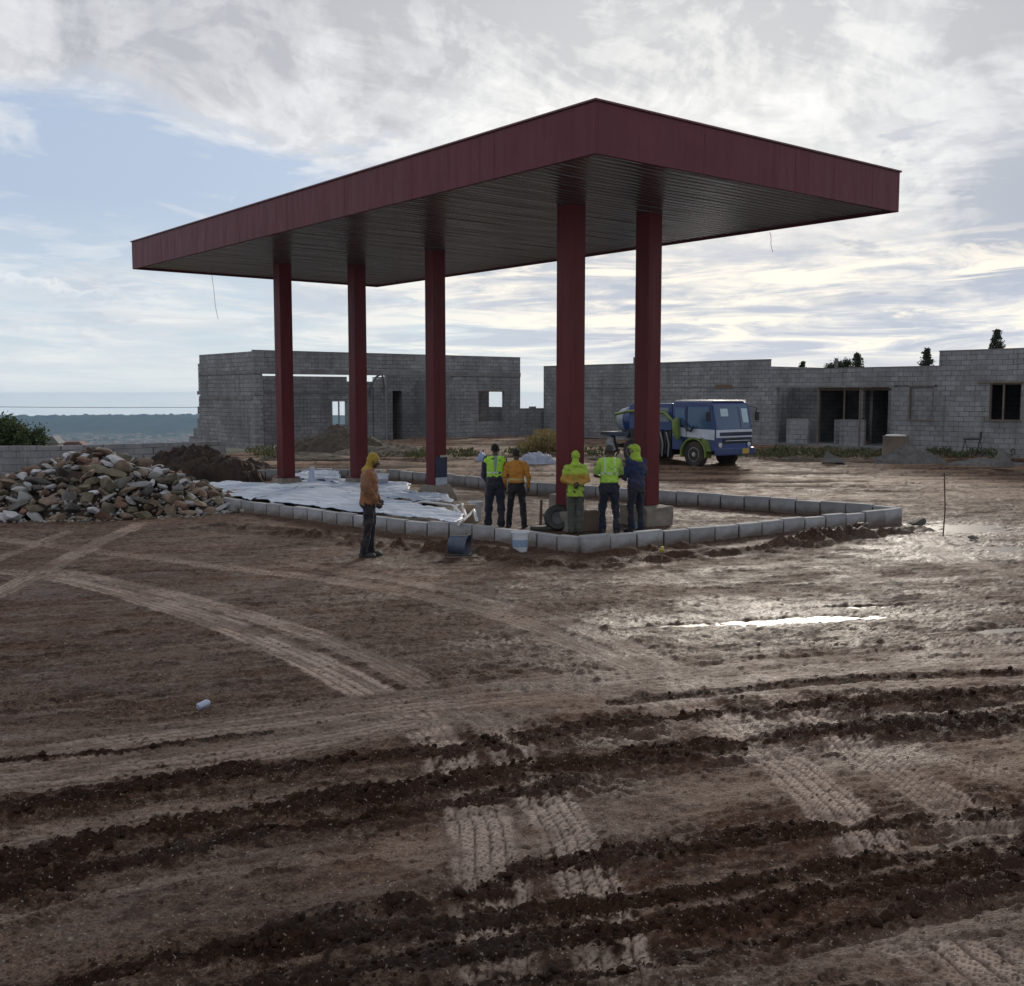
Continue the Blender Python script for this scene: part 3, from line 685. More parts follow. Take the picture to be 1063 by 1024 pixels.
# ------------------------------------------------------------------ canopy
def canopy():
    cx, cy = 1.244, 16.46; L, W = 19.27, 8.24; zb, zt = 6.265, 7.065
    root = empty('fuel_station_canopy', (cx, cy, 0), 0, 'tall flat maroon canopy on square columns over the unfinished forecourt', 'canopy')
    # local axes: x along v (short side), y along u (long side)
    root.rotation_euler = (0, 0, YAW)
    # fascia: panels with seams
    def fascia(kind, a0, a1, seams):
        mb = MB(); t = .06; e = .004
        e = .0018; cuts = [a0] + seams + [a1]
        for i in range(len(cuts)-1):
            p, q = cuts[i]+e*(i > 0), cuts[i+1]-e*(i < len(cuts)-2)
            if kind == 'near_long': mb.box(0, t, p, q, zb, zt-.035)
            if kind == 'far_long': mb.box(W-t, W, p, q, zb, zt-.035)
            if kind == 'near_short': mb.box(p, q, 0, t, zb, zt-.035)
            if kind == 'far_short': mb.box(p, q, L-t, L, zb, zt-.035)
        return mb.build('fascia', M_FASCIA, root, bevel=.004, seg=1)
    fascia('near_long', 0, L, [2.44*k for k in range(1, 8)])
    fascia('far_long', 0, L, [2.44*k for k in range(1, 8)])
    fascia('near_short', .061, W-.061, [2.44, 4.88, 7.3]); fascia('far_short', .061, W-.061, [2.44, 4.88, 7.3])
    mb = MB(); o = .03
    for x0, x1, y0, y1 in ((-o, .14, -o, L+o), (W-.14, W+o, -o, L+o), (.14, W-.14, -o, .14), (.14, W-.14, L-.14, L+o)): mb.box(x0, x1, y0, y1, zt-.035, zt)
    mb.build('coping', M_COPING, root, bevel=.006, seg=1)
    mb = MB(); mb.box(.07, W-.07, .07, L-.07, zt-.16, zt-.06); mb.build('roof_deck', mat('roof_sheet', (.3, .29, .28), rough=.5, metal=.4), root)
    # soffit: strips running across, each slightly cambered and unevenly hung
    m, N, pr = newmat('soffit_sheet'); tc = N.node('ShaderNodeTexCoord').outputs['Object']
    n1 = N.noise(N.vm('MULTIPLY', tc, (.35, 1.4, 1)), .8, 4, .6); N.l.new(N.mix(N.ramp(n1, .35, .65), (.10, .098, .097), (.135, .13, .128)), pr.inputs['Base Color'])
    setp(pr, Metallic=.35); N.put(pr.inputs['Roughness'], N.ramp(n1, .3, .7, .17, .26)); pr.inputs['Specular IOR Level'].default_value = .5
    N.l.new(N.bump(N.noise(N.vm('MULTIPLY', tc, (.5, 5, 1)), 1.0, 4, .6), .05, .05), pr.inputs['Normal'])
    V = []; Fc = []; pitch = .20; n = int((L-.12)/pitch); nxs = 30; z0 = zb+.045
    for k in range(n):
        y0 = .06+k*pitch; prof = [(0, .022), (.006, .004), (.022, 0), (pitch*.5, -.003), (pitch-.022, 0), (pitch-.006, .004), (pitch, .022)]
        base = len(V); dz = random.uniform(-.003, .003)
        ph = random.uniform(0, 6); am = random.uniform(.001, .004)
        for i in range(nxs+1):
            x = .06+(W-.12)*i/nxs; w = am*math.sin(x*1.7+ph)
            for q, (a, b) in enumerate(prof): V.append((x, y0+a, z0+b+(w+dz)*(1 if 0 < q < 6 else 0)))
        npf = len(prof)
        for i in range(nxs):
            for q in range(npf-1):
                a = base+i*npf+q; Fc.append((a, a+1, a+1+npf, a+npf))
    me = np_mesh('soffit', V, Fc, True); me.materials.append(m); me.set_sharp_from_angle(angle=R(40)); link('soffit', me, None, root)
    # columns: ceiling point along u and v, footing top, footing block shape
    cols = [(15.83, 2.97, .36, 'cone'), (14.74, 4.72, .34, 'block'), (10.89, 4.72, .38, 'cone'), (3.80, 2.97, .42, 'block'), (3.50, 4.83, .42, 'block')]
    for i, (u, v, fz, kind) in enumerate(cols):
        s = .19
        if i == 3: s = .20
        mb = MB(); mb.box(v-s, v+s, u-s, u+s, fz-.02, zb+.06); c = mb.build('column', M_COLUMN, root, bevel=.018)
        mb = MB(); 
        if i in (0, 1): mb.box(v-s-.10, v+s+.10, u-s-.10, u+s+.10, fz-.03, fz-.005); mb.build('base_plate', M_COLUMN, c, bevel=.003, seg=1)
        mb = MB()
        if kind == 'cone':
            b = .42; t = .27
            vs = [(v+sx*b*random.uniform(.85, 1.25), u+sy*b*random.uniform(.85, 1.25), -.05) for sx, sy in ((-1,-1),(1,-1),(1,1),(-1,1))] + [(v+sx*t, u+sy*t, fz-.03+random.uniform(-.03, .03)) for sx, sy in ((-1,-1),(1,-1),(1,1),(-1,1))]
            mb.add(vs, [(0,3,2,1),(4,5,6,7),(0,1,5,4),(1,2,6,5),(2,3,7,6),(3,0,4,7)])
        else: 
            b = .30 if i != 4 else .40; mb.box(v-b, v+b, u-b, u+b, -.05, fz-.03)
        me = mb.mesh('concrete_footing', M_CONC, bevel=.03)
        bm = bmesh.new(); bm.from_mesh(me); bmesh.ops.subdivide_edges(bm, edges=bm.edges, cuts=4, use_grid_fill=True)
        for q in bm.verts: q.co += Vector([mnoise.noise(q.co*5+Vector((k*9.1+i, 0, 0))) for k in range(3)])*.035
        bm.to_mesh(me); bm.free(); link('concrete_footing', me, None, c)
    # wires hanging from the soffit
    def wire(px, py0, py1, Y, dx, label):
        a = at(px, py0, Y); b = at(px+dx, py1, Y); mb = MB()
        pts = [a.lerp(b, t) + Vector((.012*math.sin(t*7), 0, 0)) for t in [k/10 for k in range(11)]]; pts = [p-a for p in pts]
        pts[0] = Vector((0, 0, max(0, 6.29-a.z)))
        o = mb.tube(pts, .006, 5).build('hanging_wire', mat('wire_black', (.03, .03, .03), rough=.6, bump=0), loc=a, smooth=True); tag(o, label, 'wire', 'loose wires hanging from the canopy')
    wire(220, 290, 331, 33, 6, 'long thin wire dangling from the far left end of the canopy')
    wire(799, 241, 262, 25.5, 3, 'short thin wire dangling under the right side of the canopy')
    return root
canopy()

def notice():
    # blue and white notice wrapped on the third column
    cx, cy = 1.244, 16.46; u, v = 10.89, 4.72; s = .19
    root = empty('column_notice', (cx+VDX*v+UDX*u, cy+VDY*v+UDY*u, 0), YAW, 'dark blue notice with a white strip wrapped round the middle maroon column', 'notice')
    z0 = at(460, 484, 34.5).z; z1 = at(460, 468, 34.5).z; z2 = at(460, 485, 34.5).z
    zt = at(460, 461.5, 34.5).z; zm = at(460, 479, 34.5).z; zb_ = at(460, 486, 34.5).z
    e = .006
    mb = MB(); mb.box(-s*.85, s+.012, -s-.012, -s-e, zm, zt); mb.box(s+.002, s+.012, -s-.012, s*.6, zm, zt)
    mb.build('blue_sheet', mat('notice_blue', (.018, .030, .075), (.012, .02, .05), rough=.6, scale=3, bump=.2, bscale=6), root)
    mb = MB(); mb.box(-s*.85, s+.014, -s-.014, -s-e, zb_, zm-.004); mb.box(s+.002, s+.014, -s-.014, s*.6, zb_, zm-.004)
    mb.build('white_sheet', mat('notice_white', (.45, .52, .60), (.30, .34, .42), rough=.6, scale=9, bump=.2, bscale=6), root)
    mb = MB(); mb.box(-s*.1, s+.10, -s-.03, -s-.016, zt-.02, zt+.03); mb.build('tape', mat('tape_pale', (.45, .47, .36), rough=.6), root)
notice()

# ------------------------------------------------------------------ kerb walls of the forecourt
def resample(P, step):
    P = [Vector((p[0], p[1])) for p in P]; out = [P[0]]; seg = 0; pos = P[0]; need = step
    i = 0
    while i < len(P)-1:
        d = (P[i+1]-pos).length
        if d < need: need -= d; pos = P[i+1]; i += 1
        else: pos = pos + (P[i+1]-pos).normalized()*need; out.append(pos); need = step
    if (P[-1]-out[-1]).length > .15: out.append(P[-1])
    return out
HK = .27; HB = .31
def kerb_run(P, label, step=.46, th=.15, hz=HK, seed=0):
    rr = random.Random(seed)
    pts = resample(P, step); o0 = pts[0]
    root = empty('kerb_wall', (o0.x, o0.y, 0), 0, label, 'kerb', 'low kerb walls round the forecourt')
    for i in range(len(pts)-1):
        a, b = pts[i]-o0, pts[i+1]-o0; d = (b-a); L = d.length; ang = math.atan2(d.y, d.x)
        mb = MB(); hh = hz+rr.uniform(-.02, .02)
        mb.box(-L/2+.010+rr.uniform(0, .012), L/2-.010-rr.uniform(0, .01), -th/2, th/2, -.12, hh)
        k = mb.build('kerb_block', M_KERB, root, bevel=.014)
        mid = (a+b)/2; nrm = Vector((-d.y, d.x)).normalized()*rr.uniform(-.012, .012)
        k.location = (mid.x+nrm.x, mid.y+nrm.y, 0); k.rotation_euler = (rr.uniform(-.03, .03), rr.uniform(-.015, .015), ang+rr.uniform(-.02, .02))
    # mortar core between the blocks
    mb = MB()
    for i in range(1, len(pts)-1):
        a, b = pts[i]-o0, pts[i+1]-o0; d = (b-a); L = d.length; ang = math.atan2(d.y, d.x)
        M = Matrix.Translation((a.x, a.y, 0)) @ Matrix.Rotation(ang, 4, 'Z'); mb.box(-.018, .018, -th*.38, th*.38, -.1, hz-.05, M)
    mb.build('mortar_joints', M_MORTAR, root)
    return root
def gk(pts, z=HK): return [tuple(g(x, y, z)[:2]) for x, y in pts]
K_FL = gk([(194,511.6),(240,517.5),(300,525),(360,532.5),(420,539.5),(503,546),(547,550),(575,554.5),(602,557.5)])
K_FR = gk([(608,557.8),(640,554),(700,549),(766,543.5),(860,535),(938,528)])
K_BR = gk([(936,526.6),(902,524),(833,518.6),(769.5,515),(688,509.3),(620,504.5),(544,500),(468,492.5),(400,487.5)], HB)
K_BL = gk([(396,487.5),(330,486.5),(245,489),(209,491),(167,494.5)], HB)
K_L = gk([(183,499.5),(222,505.5),(252,509.5)])
kerb_run(K_FL, 'long left front kerb wall of pale blocks, nearest the man in the orange jacket', .52, seed=1)
K_FR = [K_FL[-1]] + K_FR[1:]
kerb_run(K_FR, 'right front kerb wall of clean pale blocks running to the right corner', .60, seed=2)
kerb_run(K_BR, 'back kerb wall behind the five workers, seen from inside', .62, hz=HB, seed=3)
kerb_run(K_BL, 'far left back kerb wall of dirty blocks in front of the dark soil heap', .55, hz=HB, seed=4)
kerb_run(K_L, 'short inner kerb wall at the foot of the rubble heap, half under the white sheets', .5, seed=5)

# ------------------------------------------------------------------ buildings
def left_building():
    ox, oy = -12.4, 52.0
    root = empty('block_building', (ox, oy, 0), YAW, 'grey roofless block building with a wide open front behind the left columns', 'building')
    # local x along the front (v), y back (u)
    def part(name, boxes, m, bevel=0, **kw):
        mb = MB()
        for b in boxes: mb.box(*b)
        return mb.build(name, m, root, bevel=bevel, seg=1)
    T = 4.77; t = .2; Lf = 16.6; D_ = 6.4
    def X(px): # local x on the front plane at photo column px
        k = (px-PW/2)/F; # (ox+VDX*s)/(oy+VDY*s)=k  (y ray ~1)
        k = k/ (cp + 0.0*sp) * 1.0
        return (k*oy-ox)/(VDX-k*VDY)
    def Z(px, py):
        s = X(px); Y = oy+VDY*s; return at(px, py, Y).z
    xo0, xo1 = X(275), X(471)
    zl = Z(300, 386.5); zl2 = Z(300, 408)
    # left side wall with ragged toothed end
    part('side_wall', [(0, t, t, D_, 0, T-.02)], M_BLOCK)
    mb = MB(); 
    for k in range(22): 
        z = k*.205; w = random.choice([.0, .2, .2, .4]); 
        if w: mb.box(.001, t-.001, D_, D_+w, z+.004, z+.2)
    mb.build('toothed_end', M_BLOCK, root)
    mb = MB(); mb.box(.0, .19, D_-.1, D_+1.6, 0, .45); mb.box(.0, .19, D_-.1, D_+1.0, .45, .9); mb.box(.01, .18, D_-.1, D_+.5, .9, 1.4); mb.build('broken_wall_foot', M_BLOCK, root)
    # front wall: pier, beam, right part with window
    wx0, wx1 = X(497), X(523.5); wz0, wz1 = Z(510, 438), Z(510, 406)
    part('front_pier', [(0, xo0, -.001, t-.001, 0, zl-.1)], M_BLOCK)
    part('front_wall', [(xo1, wx0, 0, t, 0, zl-.1), (wx1, Lf, 0, t, 0, zl-.1), (wx0, wx1, 0, t, 0, wz0), (wx0, wx1, 0, t, wz1, zl-.1)], M_BLOCK)
    part('ring_beam', [(-.02, Lf+.02, -.03, t+.03, zl-.098, zl+.16)], M_BEAM, .01)
    part('parapet', [(0, Lf, .002, t-.002, zl+.162, T)], M_BLOCK)
    part('parapet_cap', [(-.01, Lf+.01, -.012, t+.012, T, T+.05)], M_BEAM, .01)
    part('side_ring_beam', [(-.03, t+.03, t+.035, D_+.1, zl2-.35, zl2-.15), (-.025, t+.025, t+.035, D_+.05, zl-.1, zl+.05)], M_BEAM, .01)
    # window reveal and the shutter leaf standing in it
    fr = part('window', [(wx0, wx0+.05, -.02, t+.02, wz0, wz1), (wx0+.05, wx1, -.02, t+.02, wz1-.05, wz1)], M_DKWOOD)
    part('lower_lintel', [(-.004, xo0+.02, -.022, -.004, zl2-.12, zl2)], M_BEAM)
    # interior cross walls, lower than the beam so a strip of sky shows
    zi = Z(330, 391)+.15
    mx0, mx1 = X(344), X(362)
    by = 3.6
    def XB(px):   # local x on the inner wall plane (y=by)
        bx, byy = ox+UDX*by, oy+UDY*by; k = (px-PW/2)/F; return (k*byy-bx)/(VDX-k*VDY)
    def ZB(px, py):
        s = XB(px); return at(px, py, oy+UDY*by+VDY*s).z
    a0, a1 = XB(275), XB(352); ztop = ZB(330, 391)
    w0, w1 = XB(345), XB(361); wb, wt = ZB(350, 441), ZB(350, 417)
    part('inner_wall', [(a0-.5, w0, by, by+t, 0, ztop), (w0, w1, by, by+t, 0, wb), (w0, w1, by, by+t, wt, ztop), (w1, XB(387), by, by+t, 0, ztop-.25)], M_BLOCK)
    part('inner_band', [(a0-.5, XB(385), by-.03, by, ZB(330, 408.5), ZB(330, 405.5))], M_BEAM)
    mb = MB(); mb.box(w0-.05, w0+.02, by-.04, by+t+.04, wb, wt); mb.box(w1-.02, w1+.05, by-.04, by+t+.04, wb, wt); mb.box((w0+w1)/2-.03, (w0+w1)/2+.03, by+.05, by+.12, wb, wt); mb.build('inner_window_frame', mat('steel_frame_grey', (.25, .27, .3), rough=.6), root)
    # centre block with the dark doorway
    d0, d1, d2, d3 = XB(389), XB(403), XB(408), XB(418)
    dt = ZB(412, 406); ct = ZB(430, 388)
    part('centre_wall', [(d1, d2, by, by+t, 0, ct), (d2, d3, by, by+t, dt, ct), (d3, XB(474), by, by+t, 0, ct)], M_BLOCK)
    part('centre_lower_wall', [(d0, d1, by+.02, by+t+.02, 0, ZB(395, 402))], M_BLOCK)
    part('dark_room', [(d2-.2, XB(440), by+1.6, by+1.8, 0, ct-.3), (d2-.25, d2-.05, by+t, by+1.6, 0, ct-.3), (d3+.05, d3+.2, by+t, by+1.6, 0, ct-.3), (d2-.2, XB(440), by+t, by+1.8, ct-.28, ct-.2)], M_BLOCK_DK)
    # door frame leaning beyond + curved conduit
    mb = MB(); 
    pts = [Vector((XB(384)+(XB(396)-XB(384))*(1-math.cos(q)), by-.1, ZB(390, 412)+(ZB(390, 389)-ZB(390, 412))*math.sin(q))) for q in [k*PI/16 for k in range(9)]]
    pts += [Vector((XB(397), by-.1, ZB(397, 391))), Vector((XB(398.5), by-.1, ZB(398, 403)))]
    mb.tube(pts, .06, 6); mb.build('bent_conduit', mat('conduit_grey', (.10, .11, .12), rough=.6), root, smooth=True)
    mb = MB(); mb.box(XB(401)-.06, XB(401)+.06, by-.05, by+.05, 0, ZB(401, 389)); mb.build('steel_post', mat('steel_frame_grey', (.25, .27, .3)), root)
    # right return wall and back corner walls
    part('return_wall', [(Lf-t, Lf, t+.002, 7, 0, 1.95), (xo1+.002, xo1+t, t+.002, 3.6, 0, zl-.25)], M_BLOCK)
    part('back_wall', [(0.3, 5.2, D_+.1, D_+.3, 0, 2.6)], M_BLOCK); part('back_wall', [(12.5, Lf, 7.0, 7.2, 0, 1.95)], M_BLOCK)
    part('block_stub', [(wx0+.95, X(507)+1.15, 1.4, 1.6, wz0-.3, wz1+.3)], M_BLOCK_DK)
    return root
left_building()

def low_wall():
    a = (-12.4+VDX*16.62, 52+VDY*16.62); b = (1.95, 63.8)
    ang = math.atan2(b[1]-a[1], b[0]-a[0]); L = math.hypot(b[0]-a[0], b[1]-a[1])+3
    mb = MB(); mb.box(0, L, 0, .2, 0, at(555, 424, 63).z)
    x = 0
    while x < L-.4:
        if random.random() < .5: mb.box(x, x+.4, .002, .198, at(555, 424, 63).z, at(555, 424, 63).z+.1)
        x += .42
    o = mb.build('block_wall', M_BLOCK, loc=(a[0], a[1], 0), rz=ang); tag(o, 'low grey block wall joining the left building to the long right one', 'wall')
low_wall()

def right_building():
    ox, oy = 12.0, 51.0; rz = YAW-PI/2     # local x along the front towards the right/near, y to the back
    root = empty('block_building', (ox, oy, 0), rz, 'long grey block building with open doorways behind the blue truck', 'building')
    dx, dy = math.cos(rz), math.sin(rz)
    def X(px): k = (px-PW/2)/F/cp*1.0; return (k*oy-ox)/(dx-k*dy)
    def Z(px, py): return at(px, py, oy+dy*X(px)).z
    def part(name, boxes, m, bevel=0, parent=None):
        mb = MB()
        for b in boxes: mb.box(*b)
        return mb.build(name, m, parent or root, bevel=bevel, seg=1)
    t = .2; x0 = X(564); T1 = 4.30; T2 = 3.82; T3 = 4.42; xs = X(795); x3 = X(970); x4 = X(1063)+3.2
    # tall blank wall
    zg = Z(700, 402)
    part('tall_wall', [(x0, xs, 0, t, 0, T1)], M_BLOCK)
    part('wall_cap', [(x0-.01, xs+.01, -.012, t+.012, T1, T1+.04)], M_BEAM)
    part('string_course', [(x0+.8, xs-.6, -.03, -.002, zg-.04, zg+.03)], M_BEAM)
    part('patch', [(X(741), X(758), -.035, -.003, Z(750, 403.5), Z(750, 399.5))], mat('rust_patch', (.16, .10, .07), rough=.9))
    # low section with porch
    p0, p1 = X(804), X(922); zt = Z(860, 400.5); fl = .42
    part('porch_beam', [(xs+.002, x3, 0, t, zt, T2)], M_BLOCK)
    part('beam_lintel', [(X(802), X(925), -.03, t+.03, zt-.09, zt-.002)], M_BEAM)
    part('beam_cap', [(xs+.012, x3-.01, -.012, t+.012, T2, T2+.04)], M_BEAM)
    part('porch_pier', [(xs+.002, p0, .001, t-.001, 0, zt-.002)], M_BLOCK)
    w0, w1, wz0, wz1 = X(940), X(966), Z(953, 436), Z(953, 400.5)
    part('front_wall', [(p1, w0, 0, t, 0, zt-.092), (w1, x3, 0, t, 0, zt-.092), (w0, w1, 0, t, 0, wz0), (w0, w1, 0, t, wz1, zt+.001)], M_BLOCK)
    part('floor_slab', [(p0+.01, p1-.01, -.12, 3.2, 0, fl)], M_BEAM)
    # recessed wall behind the porch
    by = 1.8
    def XB(px): bx, b2 = ox-dy*by, oy+dx*by; k = (px-PW/2)/F/cp; return (k*b2-bx)/(dx-k*dy)
    def ZB(px, py): return at(px, py, oy+dx*by+dy*XB(px)).z
    r0, r1, r2, r3, r4, r5 = XB(800), XB(847), XB(864), XB(889), XB(893), XB(919)
    zz = ZB(876, 436); zh = ZB(876, 402)
    part('recess_wall', [(r0-.4, r1, by, by+t, fl, zt), (r3+.01, r4, by, by+t, fl, zt), (r5, r5+1.2, by, by+t, fl, zt), (r2, r3, by, by+t, fl, zz), (r0, r5+.5, by+.002, by+t-.002, zh+.001, zt)], M_BLOCK)
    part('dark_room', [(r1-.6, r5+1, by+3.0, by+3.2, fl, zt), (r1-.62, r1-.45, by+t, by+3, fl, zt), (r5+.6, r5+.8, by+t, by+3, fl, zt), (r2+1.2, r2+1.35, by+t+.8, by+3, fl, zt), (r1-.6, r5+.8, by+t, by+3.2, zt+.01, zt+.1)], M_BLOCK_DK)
    part('low_infill_wall', [(X(810), X(832), .35, .5, fl, Z(820, 435))], M_PLAS); part('low_infill_wall', [(X(865), X(890), .35, .5, fl, Z(875, 436))], M_PLAS)
    for px in (846, 889): part('porch_post', [(X(px)-.03, X(px)+.03, .05, .11, fl, zt-.09)], M_WOOD)
    part('window_post', [(XB(873)-.04, XB(873)+.04, by+.05, by+.1, zz, zh)], M_WOOD)
    part('window_post', [(XB(811)-.03, XB(811)+.03, by-.05, by-.01, ZB(811, 433), ZB(811, 416))], M_WOOD)
    part('purlin', [(X(845), X(919), .6, .66, zt-.22, zt-.14), (X(830), X(919), 1.2, 1.26, zt-.20, zt-.12)], M_DKWOOD)
    wf = part('window', [(w0, w0+.05, .02, .1, wz0, wz1), (w1-.05, w1, .02, .1, wz0, wz1), (w0+.05, w1-.05, .02, .1, wz1-.05, wz1), (w0-.05, w1+.05, -.03, .12, wz0-.05, wz0-.001)], M_WOOD)
    part('window_infill', [(w0+.06, w1-.06, .12, .17, wz0, wz1-.06)], M_BLOCK, parent=wf)
    # right tall section
    v0, v1, vz0, vz1 = X(1023), X(1056), Z(1040, 436), Z(1040, 398)
    part('end_wall', [(x3+.002, v0, -.001, t-.001, 0, T3), (v1, x4, -.001, t-.001, 0, T3), (v0, v1, -.001, t-.001, 0, vz0), (v0, v1, -.001, t-.001, vz1, T3)], M_BLOCK)
    part('end_wall_cap', [(x3-.01, x4+.01, -.015, t+.012, T3, T3+.045)], M_BEAM)
    part('window_lintel', [(X(1010), X(1060), -.03, -.003, vz1, vz1+.07)], M_WOOD)
    wf = part('window', [(v0, v0+.05, .04, .12, vz0, vz1), (v1-.05, v1, .04, .12, vz0, vz1), (v0+.05, v1-.05, .04, .12, vz1-.05, vz1), (v0-.04, v1+.04, -.035, .13, vz0-.055, vz0-.001)], M_WOOD)
    part('mullion', [((v0+v1)/2-.12, (v0+v1)/2-.06, .045, .11, vz0, vz1-.05)], M_WOOD, parent=wf)
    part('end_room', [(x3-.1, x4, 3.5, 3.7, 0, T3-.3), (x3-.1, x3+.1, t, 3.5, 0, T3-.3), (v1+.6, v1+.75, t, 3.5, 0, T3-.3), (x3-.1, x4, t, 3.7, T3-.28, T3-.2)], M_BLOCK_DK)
    part('inner_pillar', [(v0+.75, v0+.95, 1.2, 1.4, (vz0+vz1)/2, vz1)], M_PLAS)
    # side and back walls
    for b_ in ((x0, x0+t, t+.002, 8, 0, T1-.5), (xs-t, xs-.002, t+.002, 8, 0, T1-.3), (x4-t, x4, t, 8, 0, T3)): part('side_wall', [b_], M_BLOCK)
    part('back_wall', [(x0, x4, 8, 8.2, 0, 3.3)], M_BLOCK)
    # starter bars on top
    for px, py in ((656, 371), (863, 372)):
        mb = MB(); x = X(px); mb.box(x-.05, x+.05, .05, .15, (T1 if px < 700 else T2), at(px, py, oy+dy*x).z); mb.build('starter_column', M_BEAM, root)
    return root
right_building()

def boundary_wall():
    a = Vector((-24, 34.5)); b = Vector((-15.45, 35.3)); c = Vector((-10.5, 39.5))
    mb = MB()
    for p, q, h in ((a, b, 1.0), (b, c, .98)):
        d = q-p; ang = math.atan2(d.y, d.x); M = Matrix.Translation((p.x, p.y, 0)) @ Matrix.Rotation(ang, 4, 'Z'); mb.box(0, d.length, 0, .18, 0, h, M)
    o = mb.build('boundary_wall', M_PLAS); tag(o, 'low grey boundary wall left of the rubble heap, below the green bush', 'wall')
boundary_wall()

def far_houses():
    for k, (px, py, Y, w, h, rc, lab) in enumerate(((48, 461, 130, 4.0, 1.6, (.16, .17, .19), 'small far house with a dark grey roof beside the green bush'), (68, 463, 150, 6.5, 1.1, (.15, .085, .075), 'long low far house with a dull red roof between bush and soil heap'))):
        p = at(px, py, Y); root = empty('far_house', (p.x, p.y, p.z-1.2), .2, lab, 'house'); root.scale = (.8, .8, .7)
        mb = MB(); mb.box(-w/2, w/2, -2, 2, 0, 1.5+h*.2); mb.build('wall', mat('pale_plaster', (.4, .37, .33), rough=.9), root)
        mb = MB(); mb.prism([(-w/2-.3, 1.5+h*.2), (w/2+.3, 1.5+h*.2), (w/2-.6, 1.5+h), (-w/2+.6, 1.5+h)], -2.3, 2.3); mb.build('roof', mat('roof%d' % k, rc, rough=.8), root)
        mb = MB(); mb.box(-.4, .4, -2.05, -2.001, .2, 1.3); mb.build('window', mat('dark_glass', (.03, .035, .04), rough=.2), root)
far_houses()

# ------------------------------------------------------------------ vegetation
def quads(P, Nrm_dir, size, asp=1.0, mt=None, name='leaves', col=None):
    """leaf quads: P (n,3), random orientation"""
    n = len(P); a = rng.normal(size=(n, 3)); a /= np.linalg.norm(a, axis=1)[:, None]
    if Nrm_dir is not None: a = a*.6+Nrm_dir; a /= np.linalg.norm(a, axis=1)[:, None]
    b = np.cross(a, rng.normal(size=(n, 3))); b /= np.linalg.norm(b, axis=1)[:, None]+1e-9
    s = np.asarray(size).reshape(-1, 1)*np.ones((n, 1))
    A = a*s*asp; B = b*s*.5
    V = np.stack([P-B*.3, P+A*.5+B, P+A, P+A*.5-B], 1).reshape(-1, 3)
    Fq = np.arange(n*4).reshape(n, 4)
    me = np_mesh(name, V, Fq, False)
    if mt: me.materials.append(mt)
    return me
def leafmat(name, a, b):
    m, N, pr = newmat(name); tc = N.node('ShaderNodeTexCoord').outputs['Object']
    N.l.new(N.mix(N.ramp(N.noise(tc, 3.0, 5, .7), .35, .65), a, b), pr.inputs['Base Color']); setp(pr, Roughness=.7)
    tr = N.node('ShaderNodeBsdfTranslucent'); N.put(tr.inputs['Color'], (*b, 1)); mx = N.node('ShaderNodeMixShader'); mx.inputs[0].default_value = .25
    N.l.new(pr.outputs[0], mx.inputs[1]); N.l.new(tr.outputs[0], mx.inputs[2]); N.l.new(mx.outputs[0], N.n['Material Output'].inputs[0]); return m
M_CON = leafmat('conifer_needles', (.020, .034, .018), (.045, .062, .028))
M_BUSH = leafmat('bush_leaves', (.022, .042, .014), (.055, .085, .025))
M_WEED = leafmat('weed_leaves', (.04, .050, .020), (.10, .10, .045))
M_DRY = leafmat('dry_grass', (.14, .11, .045), (.22, .17, .07))
M_BARK = mat('bark', (.09, .065, .045), rough=.9, bump=.6, bscale=15)
def conifer(px, ptop, Y, w, label, round_=False):
    top = at(px, ptop, Y); base_z = -.3; H = top.z-base_z
    root = empty('conifer_tree' if not round_ else 'round_tree', (top.x, Y, base_z), 0, label, 'tree', 'trees standing behind the long building')
    MB().tube([(0, 0, 0), (.03, 0, H*.5), (0, 0, H*.97)], [.14, .09, .02], 8).build('trunk', M_BARK, root, smooth=True)
    pts = []
    if not round_:
        nl = int(H/.2)
        for k in range(nl):
            t = k/nl; z = H*(.18+.82*t); r_ = w*(1-t)**.75*random.uniform(.6, 1.15)+.10
            for j in range(9):
                a = random.uniform(0, 2*PI); rr = r_*random.uniform(.65, 1.15)
                m_ = 36
                q = rng.random(m_)**.7
                x = math.cos(a)*rr*q+rng.normal(0, .05, m_); y = math.sin(a)*rr*q+rng.normal(0, .05, m_); zz = z-.18*q*rr+rng.normal(0, .04, m_)+.12*q**2
                pts.append(np.stack([x, y, zz], 1))
        pts.append(np.stack([rng.normal(0, .02, 60), rng.normal(0, .02, 60), H*.93+rng.random(60)*H*.07], 1))
        me = quads(np.concatenate(pts), None, rng.uniform(.05, .13, sum(len(p) for p in pts)), 1.0, M_CON, 'crown')
    else:
        for j in range(40):
            c = rng.normal(size=3); c /= np.linalg.norm(c); c *= rng.random()**.33; c = c*np.array([w, w, w*.8])+np.array([0, 0, H-w*.8])
            pts.append(c+rng.normal(0, w*.16, (260, 3)))
        me = quads(np.concatenate(pts), None, rng.uniform(.06, .13, 40*260), 1.0, M_CON, 'crown')
    link('crown', me, None, root)
conifer(833, 376, 80, .8, 'tiny tree tip just right of the tall blank wall')
conifer(890, 366.5, 78, 1.35, 'bushy conifer tip in the middle of the long low roofline')
conifer(873, 375, 80, .95, 'round leafy tree top left of the middle conifer', True)
conifer(962, 362, 72, 1.15, 'conifer tip at the step of the wall tops')
conifer(1035, 342.5, 70, 1.35, 'tallest conifer tip above the right end wall')

